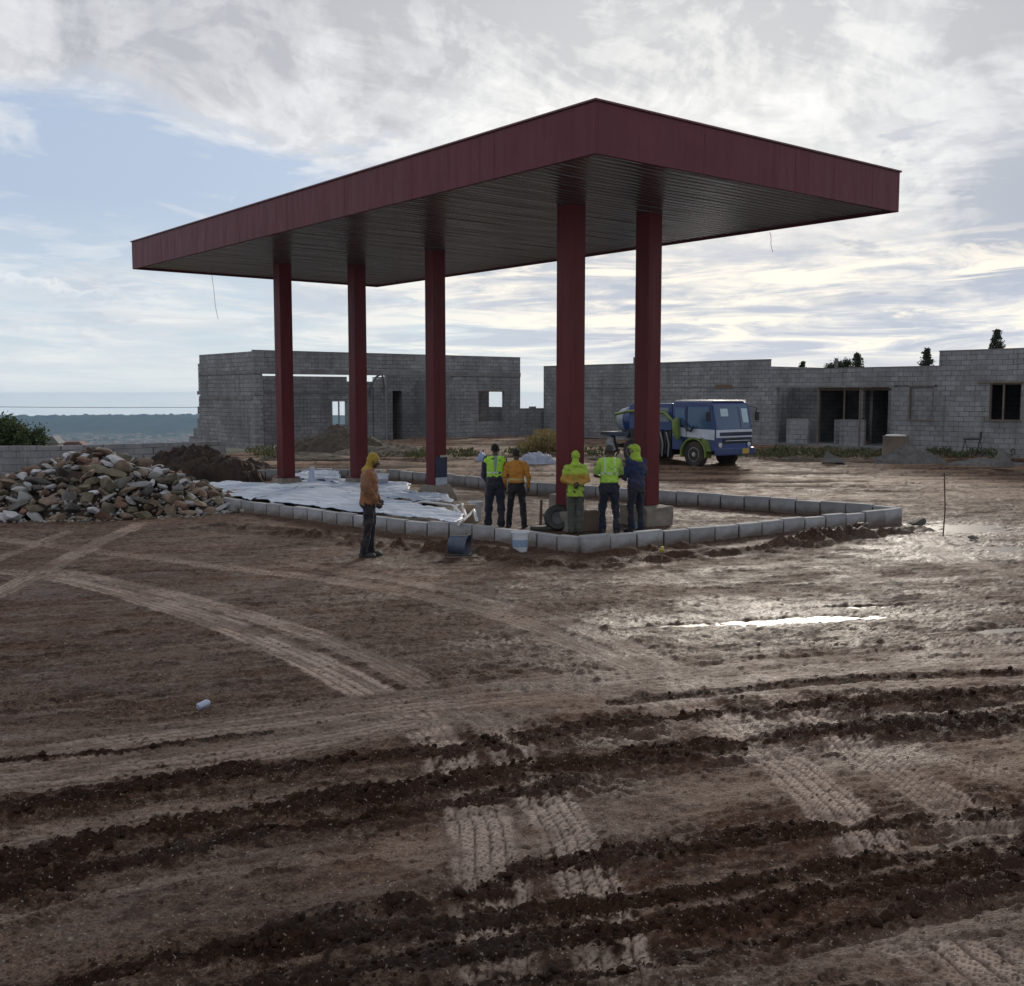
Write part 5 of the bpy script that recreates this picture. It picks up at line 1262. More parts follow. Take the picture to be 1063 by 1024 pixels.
# ------------------------------------------------------------------ truck
def truck():
    base = g(743, 489); hd = Vector((.62, -.78)); yaw = math.atan2(hd.y, hd.x)
    # local: +x = forward, +y = vehicle left; origin on the ground below the front axle
    ax = Vector((g(766, 489).x, g(766, 489).y)) if False else None
    P1 = g(722, 487.5); 
    right = Vector((hd.y, -hd.x)); cpt = Vector((P1.x, P1.y)) - right*.86
    z0 = .06
    root = empty('tank_truck', (cpt.x, cpt.y, z0), yaw, 'blue cab-over truck with white and lime trim parked behind the right column', 'truck')
    BLUE = mat('truck_blue', (.022, .055, .19), (.016, .04, .14), rough=.35, scale=2, bump=.03, dirt=(.12, .09, .07), dirt_amt=.3)
    NAVY = mat('truck_navy', (.012, .022, .06), rough=.4, scale=2, bump=.03, dirt=(.10, .08, .06), dirt_amt=.4)
    WHT = mat('truck_white', (.56, .61, .70), (.48, .53, .62), rough=.35, scale=2, bump=.03, dirt=(.25, .2, .16), dirt_amt=.35)
    LIME = mat('truck_lime', (.17, .25, .03), (.07, .11, .03), rough=.45, scale=3, bump=.05, dirt=(.12, .09, .06), dirt_amt=.5)
    BLK = mat('truck_black', (.015, .015, .017), rough=.6, scale=2, bump=.05, dirt=(.07, .05, .04), dirt_amt=.5)
    gm, N, pr = newmat('truck_glass'); setp(pr, **{'Base Color': (.07, .14, .26, 1), 'Roughness': .06, 'Alpha': 1}); pr.inputs['Transmission Weight'].default_value = .25; pr.inputs['IOR'].default_value = 1.45
    pm = mat('pale_reflection', (.42, .56, .62), (.35, .48, .55), rough=.5, bump=0)  # pale paint for the bright reflections in the windscreen
    W = .98
    # chassis
    mb = MB(); mb.box(-4.5, .9, -.42, -.30, .55, .72); mb.box(-4.5, .9, .30, .42, .55, .72)
    for x in (-4.4, -3.2, -2.0, -.9, .2): mb.box(x, x+.1, -.299, .299, .57, .70)
    mb.build('chassis', BLK, root, bevel=.01)
    # cab body: side profile extruded, slightly raked front
    prof = [(-1.05, .62), (-1.05, 2.28), (-.95, 2.36), (.72, 2.36), (.82, 2.30), (1.02, 1.38), (1.04, .62), (.62, .62), (.52, .95), (.28, 1.08), (-.28, 1.08), (-.52, .95), (-.60, .62)]
    mb = MB(); mb.prism(prof, -W, W); cab = mb.build('cab', BLUE, root, bevel=.035)
    def front(z): # x of the raked front at height z
        return 1.02+(z-1.38)*(.82-1.02)/(2.30-1.38) if z > 1.38 else 1.03
    def fpan(name, z0_, z1_, y0, y1, off, mt, parent=cab, th=.02):
        mb = MB(); a, b = front(z0_)+off, front(z1_)+off
        vs = [(a-th, y0, z0_), (a, y0, z0_), (a, y1, z0_), (a-th, y1, z0_), (b-th, y0, z1_), (b, y0, z1_), (b, y1, z1_), (b-th, y1, z1_)]
        mb.add(vs, [(0,3,2,1), (4,5,6,7), (0,1,5,4), (1,2,6,5), (2,3,7,6), (3,0,4,7)]); return mb.build(name, mt, parent, bevel=.006, seg=1)
    ws = fpan('windscreen', 1.40, 2.25, -.90, .90, .012, gm)
    fpan('screen_reflection', 1.62, 2.12, .52, .84, .020, pm, root, .006)  # thin pale panels: bright windscreen reflections put in as colour
    fpan('screen_reflection', 1.85, 2.12, -.62, -.22, .020, pm, root, .006)
    fpan('a_pillar', 1.42, 2.26, -.975, -.905, .02, BLUE); fpan('a_pillar', 1.42, 2.26, .905, .975, .02, BLUE); fpan('centre_strip', 1.44, 2.20, .36, .40, .022, NAVY)
    fpan('white_band', 1.10, 1.38, -.97, .97, .02, WHT); fpan('grille', 1.16, 1.29, -.80, .94, .035, NAVY); fpan('grille', .90, 1.07, -.60, .92, .03, BLK)
    mb = MB(); mb.prism([(.56, .62), (.84, .62), (.72, .98), (.35, 1.12)], -.999, -.981); mb.build('quarter_panel', LIME, cab)
    fpan('grille_bar', .975, .995, -.50, .85, .045, WHT)
    mb = MB(); mb.box(.98, 1.16, -1.0, 1.0, .48, .74); bp = mb.build('bumper', BLUE, root, bevel=.04)
    mb = MB(); mb.box(1.161, 1.175, .30, .66, .52, .70); mb.build('number_plate', mat('plate_yellow', (.48, .34, .05), (.38, .27, .05), rough=.5), bp)
    for y in (-.78, .78): MB().lathe([(.09, 0), (.09, .02), (.06, .03)], 18, Matrix.Translation((1.055, y, .84)) @ Matrix.Rotation(PI/2, 4, 'Y')).build('headlight', mat('lamp_glass', (.55, .58, .6), rough=.1, bump=0), cab, smooth=True)
    # roof: white visor edge
    mb = MB(); mb.box(-.98, .80, -.90, .90, 2.362, 2.42); mb.build('roof_panel', mat('roof_pale', (.55, .52, .52), rough=.4), cab, bevel=.02)
    # sides
    for sgn in (-1, 1):
        y0 = sgn*(W+.001); y1 = sgn*(W+.014)
        a, b = min(y0, y1), max(y0, y1)
        mb = MB(); mb.prism([(-.28, 1.42), (.84, 1.42), (.70, 2.18), (-.28, 2.18)], a, b); mb.build('side_window', gm, cab)
        mb = MB(); mb.prism([(-.92, 1.50), (-.42, 1.50), (-.42, 2.14), (-.92, 2.14)], a, b); mb.build('rear_side_window', gm, cab)
        mb = MB(); mb.prism([(-1.0, 1.14), (.97, 1.02), (.97, 1.38), (-.3, 1.41), (-1.0, 1.47)], a, b); mb.build('side_stripe', WHT, cab)
        mb = MB(); mb.box(-.36, -.33, min(y0, y1)-.002, max(y0, y1)+.002, .75, 2.2); dr = mb.build('door_edge', NAVY, cab)
        mb = MB(); mb.box(-.30, -.16, min(sgn*(W+.012), sgn*(W+.04)), max(sgn*(W+.012), sgn*(W+.04)), 1.30, 1.34); mb.build('door_handle', BLK, cab)
        # mirror
        mb = MB(); s_ = sgn; mb.tube([(.80, s_*.98, 2.2), (.98, s_*1.25, 2.15), (.98, s_*1.30, 1.8)], .015, 6); mr = mb.build('mirror_arm', BLK, root)
        mb = MB(); mb.box(.93, 1.0, min(s_*1.22, s_*1.42), max(s_*1.22, s_*1.42), 1.68, 2.02); mb.build('mirror', BLK, mr, bevel=.03)
    # fenders (lime) arching over the front wheels
    for sgn in (-1, 1):
        pr_o = [(.62*math.cos(t)+0.0, .50+.60*math.sin(t)) for t in [PI*k/14 for k in range(-1, 16)]]
        pr_i = [(.54*math.cos(t), .50+.52*math.sin(t)) for t in [PI*k/14 for k in range(15, -2, -1)]]
        mb = MB(); ps = pr_o+pr_i; n = len(pr_o)
        ya, yb = sorted((sgn*.70, sgn*1.03))
        vs = [(p[0], ya, p[1]) for p in ps]+[(p[0], yb, p[1]) for p in ps]; m_ = len(ps); fs = []
        for i in range(n-1):
            j = m_-1-i; fs += [(i, i+1, j-1, j), (m_+i, m_+j, m_+j-1, m_+i+1), (i, m_+i, m_+i+1, i+1), (j, j-1, m_+j-1, m_+j)]
        fs += [(0, m_-1, 2*m_-1, m_), (n-1, m_+n-1, m_+n, n)]
        mb.add(vs, fs); mb.build('fender', LIME, root, bevel=.01, seg=1)
    # lime hose sweeping back over the rear body, coiled bag behind the cab
    MB().tube([(-.75, -1.10, 1.55), (-1.3, -1.12, 1.95), (-2.2, -1.08, 2.02), (-3.3, -1.05, 1.98), (-4.2, -.8, 1.86)], .055, 8).build('hose', LIME, root, smooth=True)
    MB().tube([(-.62, -1.12, 1.0), (-.70, -1.15, 1.3), (-.72, -1.14, 1.62), (-.68, -1.12, 1.78)], [.09, .14, .15, .07], 9).build('lime_bag', LIME, root, smooth=True)
    MB().tube([(-.32, -1.08, 1.58), (-.22, -1.12, 1.38), (-.02, -1.12, 1.32), (.08, -1.08, 1.5)], .05, 8).build('black_hose', BLK, root, smooth=True)
    # second compartment: low blue bodywork with windows
    mb = MB(); mb.prism([(-3.3, 1.30), (-3.3, 2.20), (-3.1, 2.28), (-1.1, 2.30), (-1.1, 1.30)], -.95, .95); cw = mb.build('rear_cabin', BLUE, root, bevel=.03)
    for sgn in (-1, 1):
        for xa, xb in ((-1.95, -1.25), (-2.85, -2.15)):
            a, b = sorted((sgn*.951, sgn*.962)); mb = MB(); mb.prism([(xa, 1.62), (xb, 1.62), (xb, 2.14), (xa, 2.14)], a, b); mb.build('rear_window', mat('dusty_glass', (.16, .20, .22), (.10, .13, .15), rough=.2, bump=0), cw)
    # machinery under the rear cabin
    mb = MB()
    for k in range(9):
        x = -1.2-.24*k; mb.box(x-.05, x+.06, -.93, -.80, .45, 1.30)
    mb.box(-3.5, -1.1, -.90, .90, .95, 1.28); mb.box(-3.0, -1.3, -.75, .75, .40, .94)
    mb.build('engine_deck', BLK, root, bevel=.02)
    for k in range(3): MB().tube([(-1.25-.3*k, -.97, .35), (-1.2-.3*k, -.98, .8), (-1.35-.3*k, -.96, 1.25)], .035, 7).build('hydraulic_pipe', mat('dull_steel', (.22, .23, .25), rough=.4, metal=.6), root, smooth=True)
    # tank at the tail
    M = Matrix.Translation((-3.92, 0, 1.62)) @ Matrix.Rotation(PI/2, 4, 'Y')
    MB().lathe([(.02, -.72), (.30, -.70), (.42, -.56), (.50, -.3), (.54, .45), (.45, .6), (.02, .62)], 28, M).build('tank', BLUE, root, smooth=True)
    MB().lathe([(.43, -.60), (.46, -.58), (.53, -.20), (.52, -.18)], 28, M).build('tank_collar', mat('collar_grey', (.26, .30, .36), (.18, .2, .25), rough=.5), root, smooth=True)
    MB().lathe([(.33, -.73), (.38, -.72), (.45, -.58), (.42, -.57)], 28, M).build('tank_band', LIME, root, smooth=True)
    mb = MB(); mb.box(-4.6, -3.31, -.97, .97, 1.02, 1.18); mb.build('tail_deck', NAVY, root, bevel=.02)
    MB().tube([(-4.3, -.8, .4), (-4.45, -.8, .8), (-4.35, -.8, 1.0)], [.22, .2, .12], 10).build('tail_box', mat('dull_steel', (.22, .23, .25)), root, smooth=True)
    mb = MB(); mb.box(-4.95, -4.61, -.9, .9, 1.05, 1.17); mb.build('rear_lamp_bar', BLK, root, bevel=.02)
    # wheels
    TY = mat('tyre_rubber', (.018, .017, .017), (.03, .028, .026), rough=.85, scale=4, bump=.3, bscale=30, dirt=(.12, .08, .055), dirt_amt=.7)
    RM = mat('wheel_rim', (.42, .44, .46), (.30, .31, .32), rough=.4, metal=.3, dirt=(.15, .11, .08), dirt_amt=.5)
    for x in (0, -3.15):
        for sgn in (-1, 1):
            M = Matrix.Translation((x, sgn*.84, .48)) @ Matrix.Rotation(PI/2*-sgn, 4, 'X')
            w = MB().lathe([(.26, -.13), (.42, -.14), (.47, -.10), (.485, -.03), (.485, .03), (.47, .10), (.42, .14), (.26, .13)], 36, M).build('wheel', TY, root, smooth=True)
            MB().lathe([(.02, -.1), (.262, -.1), (.27, .125), (.24, .135), (.20, .05), (.09, .06), (.08, .14), (.02, .15)], 24, M).build('rim', RM, w, smooth=True)
truck()
# ------------------------------------------------------------------ people
def remesh(mb_list, voxel, name, mt, parent, smooth_it=2, fold=0.0, seed=0, dec=None, fs=14):
    v = []; f = []
    mb = MB()
    for m_ in mb_list: mb.add(m_.v, m_.f)
    me = mb.mesh('tmp'); o = D.objects.new('tmp', me); COL.objects.link(o)
    md = o.modifiers.new('r', 'REMESH'); md.mode = 'VOXEL'; md.voxel_size = voxel; md.adaptivity = 0
    if smooth_it: s_ = o.modifiers.new('s', 'SMOOTH'); s_.factor = .5; s_.iterations = smooth_it
    if dec: d_ = o.modifiers.new('d', 'DECIMATE'); d_.ratio = dec
    dg = bpy.context.evaluated_depsgraph_get(); dg.update()
    me2 = D.meshes.new_from_object(o.evaluated_get(dg)); D.objects.remove(o)
    if fold:
        n = len(me2.vertices); co = np.empty(n*3, np.float32); me2.vertices.foreach_get('co', co); co = co.reshape(-1, 3)
        no = np.empty(n*3, np.float32); me2.vertex_normals.foreach_get('vector', no); no = no.reshape(-1, 3)
        a = fbm(co[:, 0]*fs*.6+co[:, 1]*fs*.5+seed, co[:, 2]*fs+co[:, 0]*fs*.5, seed, 3)-.5
        a2 = fbm(co[:, 1]*fs+3, co[:, 2]*fs*.7, seed+4, 3)-.5
        co += no*((a+a2)*fold)[:, None]; me2.vertices.foreach_set('co', co.ravel()); me2.update()
    me2.shade_smooth(); me2.name = name; me2.materials.clear(); me2.materials.append(mt)
    return link(name, me2, None, parent)
def cap(p0, p1, r0, r1, n=14):
    """capsule with different end radii"""
    p0 = Vector(p0); p1 = Vector(p1); d = (p1-p0); L = d.length; d.normalize()
    a = Vector((0, 0, 1)) if abs(d.z) < .9 else Vector((1, 0, 0)); u = d.cross(a).normalized(); w = d.cross(u)
    rings = [(-r0, .02*r0), (-r0*.7, r0*.7), (0, r0), (L*.5, (r0+r1)/2), (L, r1), (L+r1*.7, r1*.7), (L+r1, .02*r1)]
    vs = []; fs = []
    for t, r_ in rings:
        for k in range(n): q = 2*PI*k/n; vs.append(p0+d*t+(u*math.cos(q)+w*math.sin(q))*r_)
    for i in range(len(rings)-1):
        for k in range(n): a_ = i*n+k; b_ = i*n+(k+1) % n; fs.append((a_, b_, b_+n, a_+n))
    fs += [tuple(range(n-1, -1, -1)), tuple(range((len(rings)-1)*n, len(rings)*n))]
    return MB().add(vs, fs)
def ell(c, rx, ry, rz_, rot=None, n=18):
    vs = []; fs = []; m_ = 12; c = Vector(c)
    for i in range(m_+1):
        t = PI*i/m_ if 0 < i < m_ else (.02 if i == 0 else PI-.02)
        for k in range(n):
            q = 2*PI*k/n; v = Vector((rx*math.sin(t)*math.cos(q), ry*math.sin(t)*math.sin(q), rz_*math.cos(t)))
            if rot: v = rot @ v
            vs.append(c+v)
    for i in range(m_):
        for k in range(n): a_ = i*n+k; b_ = i*n+(k+1) % n; fs.append((a_, b_, b_+n, a_+n))
    fs += [tuple(range(n-1, -1, -1)), tuple(range(m_*n, (m_+1)*n))]
    return MB().add(vs, fs)
def loft(rings, n=22):
    """rings: (z, rx, ry, cx, cy) ; superelliptic sections"""
    vs = []; fs = []
    for z, rx, ry, cx, cy in rings:
        for k in range(n):
            t = 2*PI*k/n; c, s = math.cos(t), math.sin(t); e = .8
            vs.append((cx+rx*math.copysign(abs(c)**e, c), cy+ry*math.copysign(abs(s)**e, s), z))
    for i in range(len(rings)-1):
        for k in range(n): a_ = i*n+k; b_ = i*n+(k+1) % n; fs.append((a_, b_, b_+n, a_+n))
    fs += [tuple(range(n-1, -1, -1)), tuple(range((len(rings)-1)*n, len(rings)*n))]
    return MB().add(vs, fs)
def cloth(name, c, c2=None, **kw):
    return mat(name, c, c2, rough=.85, scale=5, var=.6, bump=.25, bscale=90, bdist=.004, spec=.2, sheen=.2, dirt=(.13, .095, .07), dirt_amt=.45, **kw)
SKIN = mat('dark_skin', (.060, .033, .022), (.045, .025, .017), rough=.5, scale=8, bump=.1, bscale=80, bdist=.002)
HAIR = mat('black_hair', (.010, .009, .008), rough=.9, scale=20, bump=.6, bscale=120, bdist=.004)

def person(p, yaw, H, label, feet, legs_mt, top_mt, arms, sleeve='long', shoes_mt=None, head=None, headyaw=0, lean=0, vest=None, trouser_w=1.0, top_len=.0, top_w=1.0, hood=None, headpitch=0, extras=None, hips=(0, 0)):
    """local axes: +y is the way the person faces, +x their right hand side; all in units of a 1.72 m figure"""
    root = empty('person', p, yaw, label, 'person'); S = H/1.72; root.scale = (S, S, S)
    hx, hy = hips
    hipz = .90; chest = Vector((hx*.4, hy+lean*.30, 1.28)); neck = Vector((hx*.3, hy+lean*.42, 1.46)); hc = Vector((hx*.2, hy+lean*.48+.02+.03*headpitch, 1.605-.02*headpitch))
    Rh = Matrix.Rotation(headyaw, 3, 'Z') @ Matrix.Rotation(-.35*headpitch, 3, 'X')
    def hp(x, y, z): return hc + Rh @ Vector((x, y, z))
    B = []
    # head: cranium, face, jaw, nose, ears, brow, lips
    B += [ell(hp(0, -.012, .018), .074, .092, .090, Rh), ell(hp(0, .028, -.035), .058, .060, .078, Rh), ell(hp(0, .055, -.085), .030, .028, .025, Rh),
          cap(hp(0, .088, .0), hp(0, .104, -.030), .010, .016, 10), ell(hp(0, .082, -.062), .026, .014, .010, Rh), ell(hp(0, .078, .022), .050, .018, .012, Rh),
          ell(hp(.076, -.005, -.015), .012, .022, .034, Rh), ell(hp(-.076, -.005, -.015), .012, .022, .034, Rh)]
    B += [cap(neck+Vector((0, 0, -.06)), hp(0, -.01, -.07), .060, .055)]
    B += [loft([(.84, .135, .095, hx, hy), (.92, .150, .105, hx, hy), (1.02, .130, .092, hx*.9, hy+lean*.08), (1.15, .135, .095, hx*.6, hy+lean*.18), (1.30, .165, .105, chest.x, chest.y), (1.40, .155, .085, neck.x, neck.y-.01), (1.45, .07, .06, neck.x, neck.y)])]
    hip = {}; 
    for s_, (fx, fy, fyaw) in zip((-1, 1), feet):
        h_ = Vector((hx+s_*.088, hy, .89)); an = Vector((fx, fy, .085)); k = (h_+an)/2+Vector((s_*.012, .035, .01)); hip[s_] = (h_, k, an, fyaw)
        B += [cap(h_, k, .080, .056), cap(k, an, .055, .038), cap(an+Vector((0, 0, -.03)), an+Vector((-math.sin(fyaw)*.12, math.cos(fyaw)*.12, -.05)), .038, .03)]
    armd = []
    for s_, (el, wr, curl) in zip((-1, 1), arms):
        sh = Vector((chest.x+s_*.175, chest.y-.005, 1.385)); el = Vector(el)+Vector((0, lean*.25, 0)); wr = Vector(wr)+Vector((0, lean*.2, 0)); armd.append((sh, el, wr))
        B += [cap(sh, el, .048, .037), cap(el, wr, .037, .026)]
        d = (wr-el).normalized(); pal = Vector((-s_, 0, 0)) if abs(d.x) < .8 else Vector((0, -1, 0)); pal = (pal-d*pal.dot(d)).normalized(); w_ = d.cross(pal)
        pc = wr+d*.055; B += [cap(wr, wr+d*.03, .025, .027), ell(pc, .0, 0, 0) if False else cap(pc-w_*.022, pc+w_*.022, .023, .021), cap(wr+d*.02, pc+d*.025, .028, .028)]
        for q, (off, Lf) in enumerate(((-.032, .070), (-.011, .080), (.011, .076), (.031, .060))):
            b0 = pc+d*.028+w_*off; b1 = b0+(d*math.cos(curl*.6)+pal*math.sin(curl*.6))*Lf*.5; b2 = b1+(d*math.cos(curl*1.5)+pal*math.sin(curl*1.5))*Lf*.5
            B += [cap(b0, b1, .0095, .0090, 8), cap(b1, b2, .0090, .0078, 8)]
        t0 = wr+d*.025-w_*.025; t1 = t0+(d*.7-w_*.7)*.035; t2 = t1+(d*.85+pal*.4).normalized()*.032; B += [cap(t0, t1, .012, .0105, 8), cap(t1, t2, .0105, .009, 8)]
    body = remesh(B, .0062, 'body', SKIN, root, 1, dec=.35)
    for s_ in (-1, 1):
        e = ell(hp(s_*.031, .083, -.002), .013, .010, .009, Rh); e.build('eye', mat('eye_white', (.5, .48, .45), rough=.2, bump=0), root, smooth=True)
    # trousers
    T = [loft([(.80, .150, .112, hx, hy), (.88, .172, .130, hx, hy-.005), (.96, .165, .120, hx, hy), (1.04, .150, .108, hx*.95, hy)])]
    for s_ in (-1, 1):
        h_, k, an, fy_ = hip[s_]; T += [cap(h_, k, .098*trouser_w, .076*trouser_w), cap(k, an+Vector((0, -.01, .03)), .074*trouser_w, .066*trouser_w), cap(an+Vector((0, -.01, .05)), an+Vector((0, -.005, -.015)), .068*trouser_w, .070*trouser_w)]
    remesh(T, .011, 'trousers', legs_mt, root, 2, fold=.045, seed=int(H*1000) % 97, fs=11)
    for s_ in (-1, 1):
        h_, k, an, fy_ = hip[s_]; d = Vector((-math.sin(fy_), math.cos(fy_), 0)); a = Vector((an.x, an.y, 0))
        sh_ = [cap(a-d*.05+Vector((0, 0, .045)), a+d*.15+Vector((0, 0, .035)), .045, .038), cap(a+Vector((0, 0, .05)), a+Vector((0, 0, .14)), .05, .052), cap(a-d*.055+Vector((0, 0, .02)), a+d*.16+Vector((0, 0, .018)), .042, .042)]
        sh_o = remesh(sh_, .009, 'shoe', shoes_mt, root, 2)
    # top garment
    tl = top_len; z0_ = .98-tl; tw = top_w
    G = [loft([(z0_, .172*tw, .125*tw, hx, hy), (z0_+.05, .175*tw, .130*tw, hx, hy), (1.10, .160*tw, .122*tw, hx*.8, hy+lean*.14), (1.25, .182*tw, .130*tw, chest.x, chest.y), (1.36, .192*tw, .118*tw, chest.x, chest.y-.005), (1.425, .155, .095, neck.x, neck.y-.01), (1.475, .080, .075, neck.x, neck.y)])]
    for (sh, el, wr) in armd:
        if sleeve == 'long': G += [cap(sh, el, .072*tw, .060*tw), cap(el, el.lerp(wr, .93), .058*tw, .044)]
        elif sleeve == 'short': G += [cap(sh, sh.lerp(el, .72), .075, .068)]
        else: G += [cap(sh+Vector((0, 0, .0)), sh.lerp(el, .12), .062, .060)]
    remesh(G, .011, 'jacket' if sleeve == 'long' else 'shirt', top_mt, root, 2, fold=.040, seed=int(H*770) % 89)
    if vest:
        vm_, kw = vest
        Vv = [loft([(z0_-.01+kw.get('up', 0), .182*tw, .136*tw, hx, hy), (1.10, .172*tw, .133*tw, hx*.8, hy+lean*.14), (1.25, .190*tw, .141*tw, chest.x, chest.y), (1.36, .186*tw, .130*tw, chest.x, chest.y-.005), (1.43, .165, .104, neck.x, neck.y-.01), (1.465, .10, .085, neck.x, neck.y)])]
        for (sh, el, wr) in armd: Vv += [cap(sh-Vector((math.copysign(.02, sh.x), 0, 0)), sh.lerp(el, .10), .078, .072)]
        remesh(Vv, .011, 'vest', vm_, root, 2, fold=.02, seed=9)
    if sleeve == 'long':
        for (sh, el, wr) in armd: pass
    if head: head(root, hp, Rh, hc, neck, chest, remesh)
    if extras: extras(root, armd, hx, hy)
    return root

def vest_mat(name, base, stripe, stripes_z, stripes_x=(), w=.022, panel=None):
    m, N, pr = newmat(name); tc = N.node('ShaderNodeTexCoord').outputs['Object']; x, y, z = N.sep(tc)
    n1 = N.noise(tc, 7, 5, .6); col = N.mix(N.ramp(n1, .35, .65), base, tuple(q*.72 for q in base))
    if panel: 
        f = N.m('LESS_THAN', N.m('ABSOLUTE', N.m('ADD', x, N.m('MULTIPLY', z, 0.0))), N.ramp(z, 1.05, 1.42, .010, .042)); f = N.m('MULTIPLY', f, N.m('GREATER_THAN', z, 1.10)); col = N.mix(f, col, panel)
    mk = None
    for zz in stripes_z:
        f = N.m('LESS_THAN', N.m('ABSOLUTE', N.m('SUBTRACT', z, zz)), w); mk = f if mk is None else N.m('MAXIMUM', mk, f)
    for xx in stripes_x:
        f = N.m('LESS_THAN', N.m('ABSOLUTE', N.m('SUBTRACT', N.m('ABSOLUTE', x), xx)), w*.8); f = N.m('MULTIPLY', f, N.m('GREATER_THAN', z, min(stripes_z) if stripes_z else 0)); mk = f if mk is None else N.m('MAXIMUM', mk, f)
    if mk is not None: col = N.mix(mk, col, stripe)
    col = N.mix(N.ramp(N.noise(tc, 9, 6, .7), .54, .70, 0, .5), col, (.14, .10, .06)); N.l.new(col, pr.inputs['Base Color']); setp(pr, Roughness=.75)
    N.l.new(N.bump(N.noise(tc, 20, 4, .6), .3, .01), pr.inputs['Normal']); return m

NAVYT = cloth('navy_trousers', (.018, .022, .042), (.010, .013, .026))
BLACKT = cloth('black_trousers', (.014, .014, .022), (.009, .009, .014))
GREENT = cloth('grey_green_trousers', (.075, .088, .075), (.05, .06, .052))
SHOE = mat('dark_boots', (.016, .015, .016), rough=.55, scale=8, dirt=(.10, .07, .05), dirt_amt=.6)
SHOE2 = mat('teal_boots', (.02, .04, .05), rough=.55, scale=8, dirt=(.10, .07, .05), dirt_amt=.5)
LIME = vest_mat('lime_vest_cloth', (.36, .68, .06), (.50, .60, .50), (1.13,), (), w=.016, panel=(.20, .26, .25))
LIME2 = vest_mat('lime_vest_cloth_zip', (.38, .66, .08), (.44, .60, .42), (1.17,), (.095,), w=.020)
LIMEP = cloth('lime_cloth', (.36, .56, .05), (.28, .44, .04))
ORNG = vest_mat('orange_top_cloth', (.46, .20, .025), (.40, .30, .12), (1.06,), (), w=.02)
LIMEOR = None

def hair_cap(root, hp, Rh, hc, neck, chest, rm):
    rm([ell(hp(0, -.022, .030), .078, .092, .085, Rh)], .008, 'hair', HAIR, root, 1)
def knit(mt, peak=False):
    def f(root, hp, Rh, hc, neck, chest, rm):
        rm([ell(hp(0, -.018, .038), .083, .098, .088, Rh), ell(hp(0, -.012, .010), .085, .100, .035, Rh)], .008, 'beanie', mt, root, 1, fold=.006)
    return f
def hood_fn(mt, drape=None, open_=True):
    def f(root, hp, Rh, hc, neck, chest, rm):
        L = [ell(hp(0, -.026, .020), .092, .102, .110, Rh), ell(hp(0, -.045, -.07), .078, .070, .085, Rh), cap(neck+Vector((0, -.03, -.04)), hp(0, -.04, -.11), .115, .078)]
        if drape: L += drape(neck, hp)
        rm(L, .009, 'hood', mt, root, 2, fold=.030)
    return f

# man in the orange-brown jacket, seen from his right side... facing to the right of the photo
p = g(383, 578)
person((p.x, p.y, 0), -PI/2+.10, 1.73, 'person in a rusty orange jacket and mustard hood standing outside the left kerb', [(-.10, .02, .0), (.09, -.07, -.2)],
       BLACKT, cloth('rust_jacket', (.235, .105, .050), (.17, .075, .038)), [((-.24, .02, 1.14), (-.15, .15, .93), .9), ((.24, -.02, 1.14), (.17, .13, .91), .9)], 'long', SHOE,
       head=hood_fn(cloth('mustard_hood', (.33, .22, .025), (.24, .16, .02))), headpitch=.9, lean=.10, top_len=.12, top_w=1.08, trouser_w=1.05)
# five workers, seen from behind
p = g(514, 547.5)
person((p.x, p.y, 0), .05, 1.70, 'bareheaded person in a lime vest with grey back panel, leftmost of the five workers', [(-.14, .0, .25), (.13, -.02, -.25)],
       NAVYT, cloth('navy_shirt', (.02, .024, .05)), [((-.24, .02, 1.10), (-.20, .20, .98), .6), ((.24, .03, 1.10), (.18, .21, 1.0), .6)], 'long', SHOE2,
       head=hair_cap, vest=(LIME, {'up': .06}), trouser_w=1.12)
p = g(536, 548)
person((p.x, p.y, 0), -.05, 1.60, 'person in an orange long-sleeved top beside the white bucket, legs apart', [(-.16, .0, .2), (.17, -.05, -.3)],
       BLACKT, ORNG, [((-.26, -.02, 1.12), (-.25, .08, .90), .5), ((.27, -.02, 1.10), (.26, .06, .88), .5)], 'long', SHOE,
       head=knit(cloth('dark_beanie', (.022, .018, .016))), headyaw=-.6, top_w=1.02, trouser_w=1.0, lean=.05)
p = g(597, 554)
def p4_hood(root, hp, Rh, hc, neck, chest, rm):
    hood_fn(LIMEP)(root, hp, Rh, hc, neck, chest, rm)
LO = None
m, N, pr = newmat('lime_orange_jacket'); tc = N.node('ShaderNodeTexCoord').outputs['Object']; _x, _y, _z = N.sep(tc)
_c = N.mix(N.ramp(N.noise(tc, 6, 4, .6), .35, .65), (.34, .50, .06), (.26, .40, .045)); _o = N.mix(N.ramp(N.noise(tc, 9, 4, .6), .3, .7), (.42, .19, .03), (.34, .26, .06))
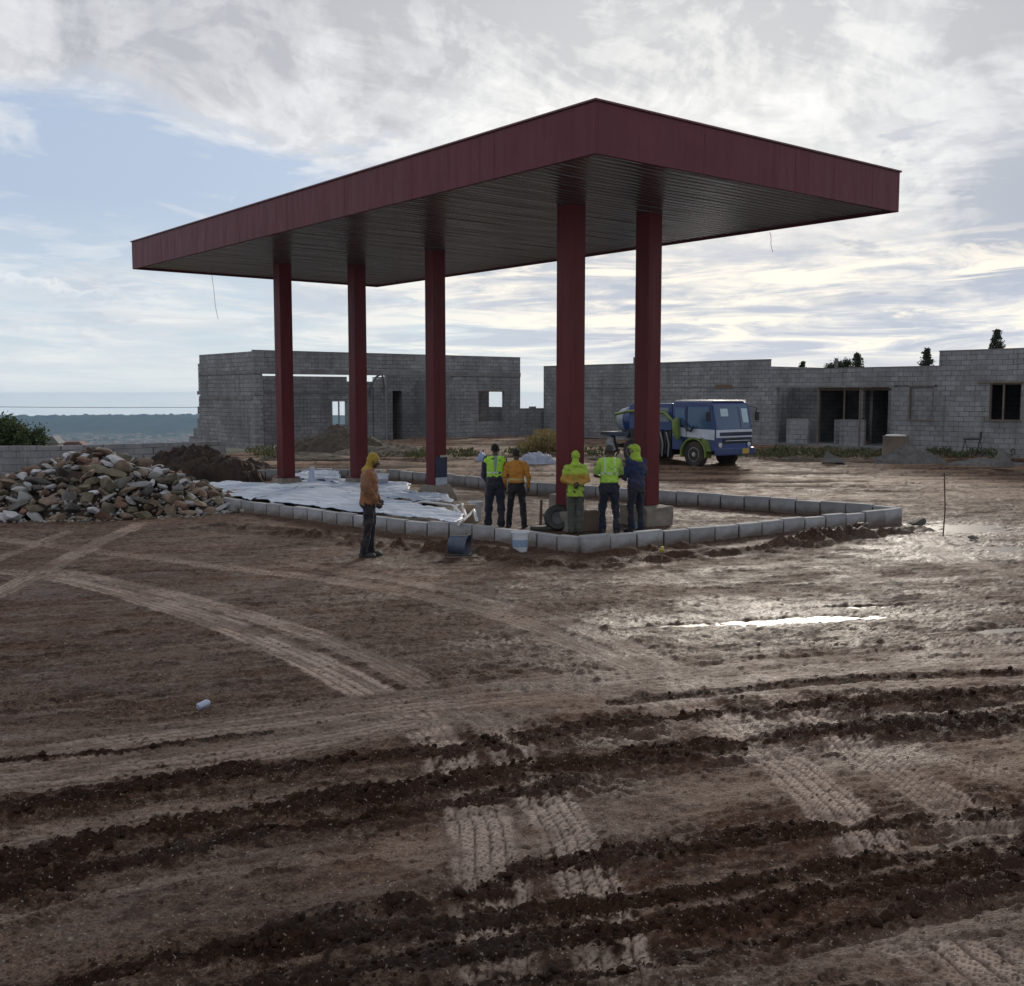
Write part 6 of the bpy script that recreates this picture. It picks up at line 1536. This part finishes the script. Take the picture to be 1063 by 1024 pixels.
_f = N.ramp(N.m('ADD', _z, N.m('MULTIPLY', N.noise(tc, 6, 3, .5), .15)), 1.28, 1.36, 1, 0); _f2 = N.m('GREATER_THAN', _z, 1.04); _f3 = N.ramp(N.m('ABSOLUTE', _x), .0, .05, .5, 1)
N.l.new(N.mix(N.m('MULTIPLY', N.m('MULTIPLY', _f, _f2), _f3), _c, _o), pr.inputs['Base Color']); setp(pr, Roughness=.8)
person((p.x, p.y, 0), .0, 1.60, 'person in a lime and orange jacket and lime hood with hands held behind the back', [(-.08, .0, .15), (.08, .0, -.15)],
       GREENT, m, [((-.25, -.06, 1.12), (-.04, -.16, 1.05), 1.1), ((.25, -.06, 1.12), (.05, -.17, 1.02), 1.1)], 'long', SHOE,
       head=p4_hood, top_len=.20, top_w=1.0, trouser_w=1.12)
p = g(632, 553.5)
person((p.x, p.y, 0), .03, 1.72, 'person in a lime vest with short sleeves and grey beanie, fourth of the five workers', [(-.13, .02, .2), (.15, -.04, -.25)],
       NAVYT, cloth('lime_shirt', (.30, .46, .10), (.22, .36, .08)), [((-.27, .03, 1.12), (-.16, .20, 1.08), .6), ((.27, .03, 1.12), (.16, .20, 1.06), .6)], 'short', SHOE,
       head=knit(cloth('grey_beanie', (.05, .055, .065), (.035, .038, .045))), vest=(LIME2, {'up': .02}), trouser_w=1.10)
p = g(660, 553)
def drape6(neck, hp):
    return [cap(hp(-.02, -.03, -.06), neck+Vector((-.10, -.02, -.10)), .085, .07), cap(neck+Vector((-.10, -.02, -.08)), neck+Vector((-.16, .02, -.22)), .07, .035), ell(hp(0, .03, .07), .105, .10, .045)]
person((p.x, p.y, 0), .55, 1.72, 'person in a navy jacket with a lime hood falling over the left shoulder, rightmost worker', [(-.09, .03, .1), (.09, -.05, -.1)],
       NAVYT, cloth('navy_jacket', (.022, .034, .095), (.014, .022, .065)), [((-.22, .08, 1.12), (-.10, .24, 1.05), .7), ((.24, .04, 1.12), (.14, .23, 1.02), .7)], 'long', SHOE,
       head=hood_fn(LIMEP, drape6), headyaw=.25, headpitch=.5, lean=.05, top_len=.06, top_w=1.02)
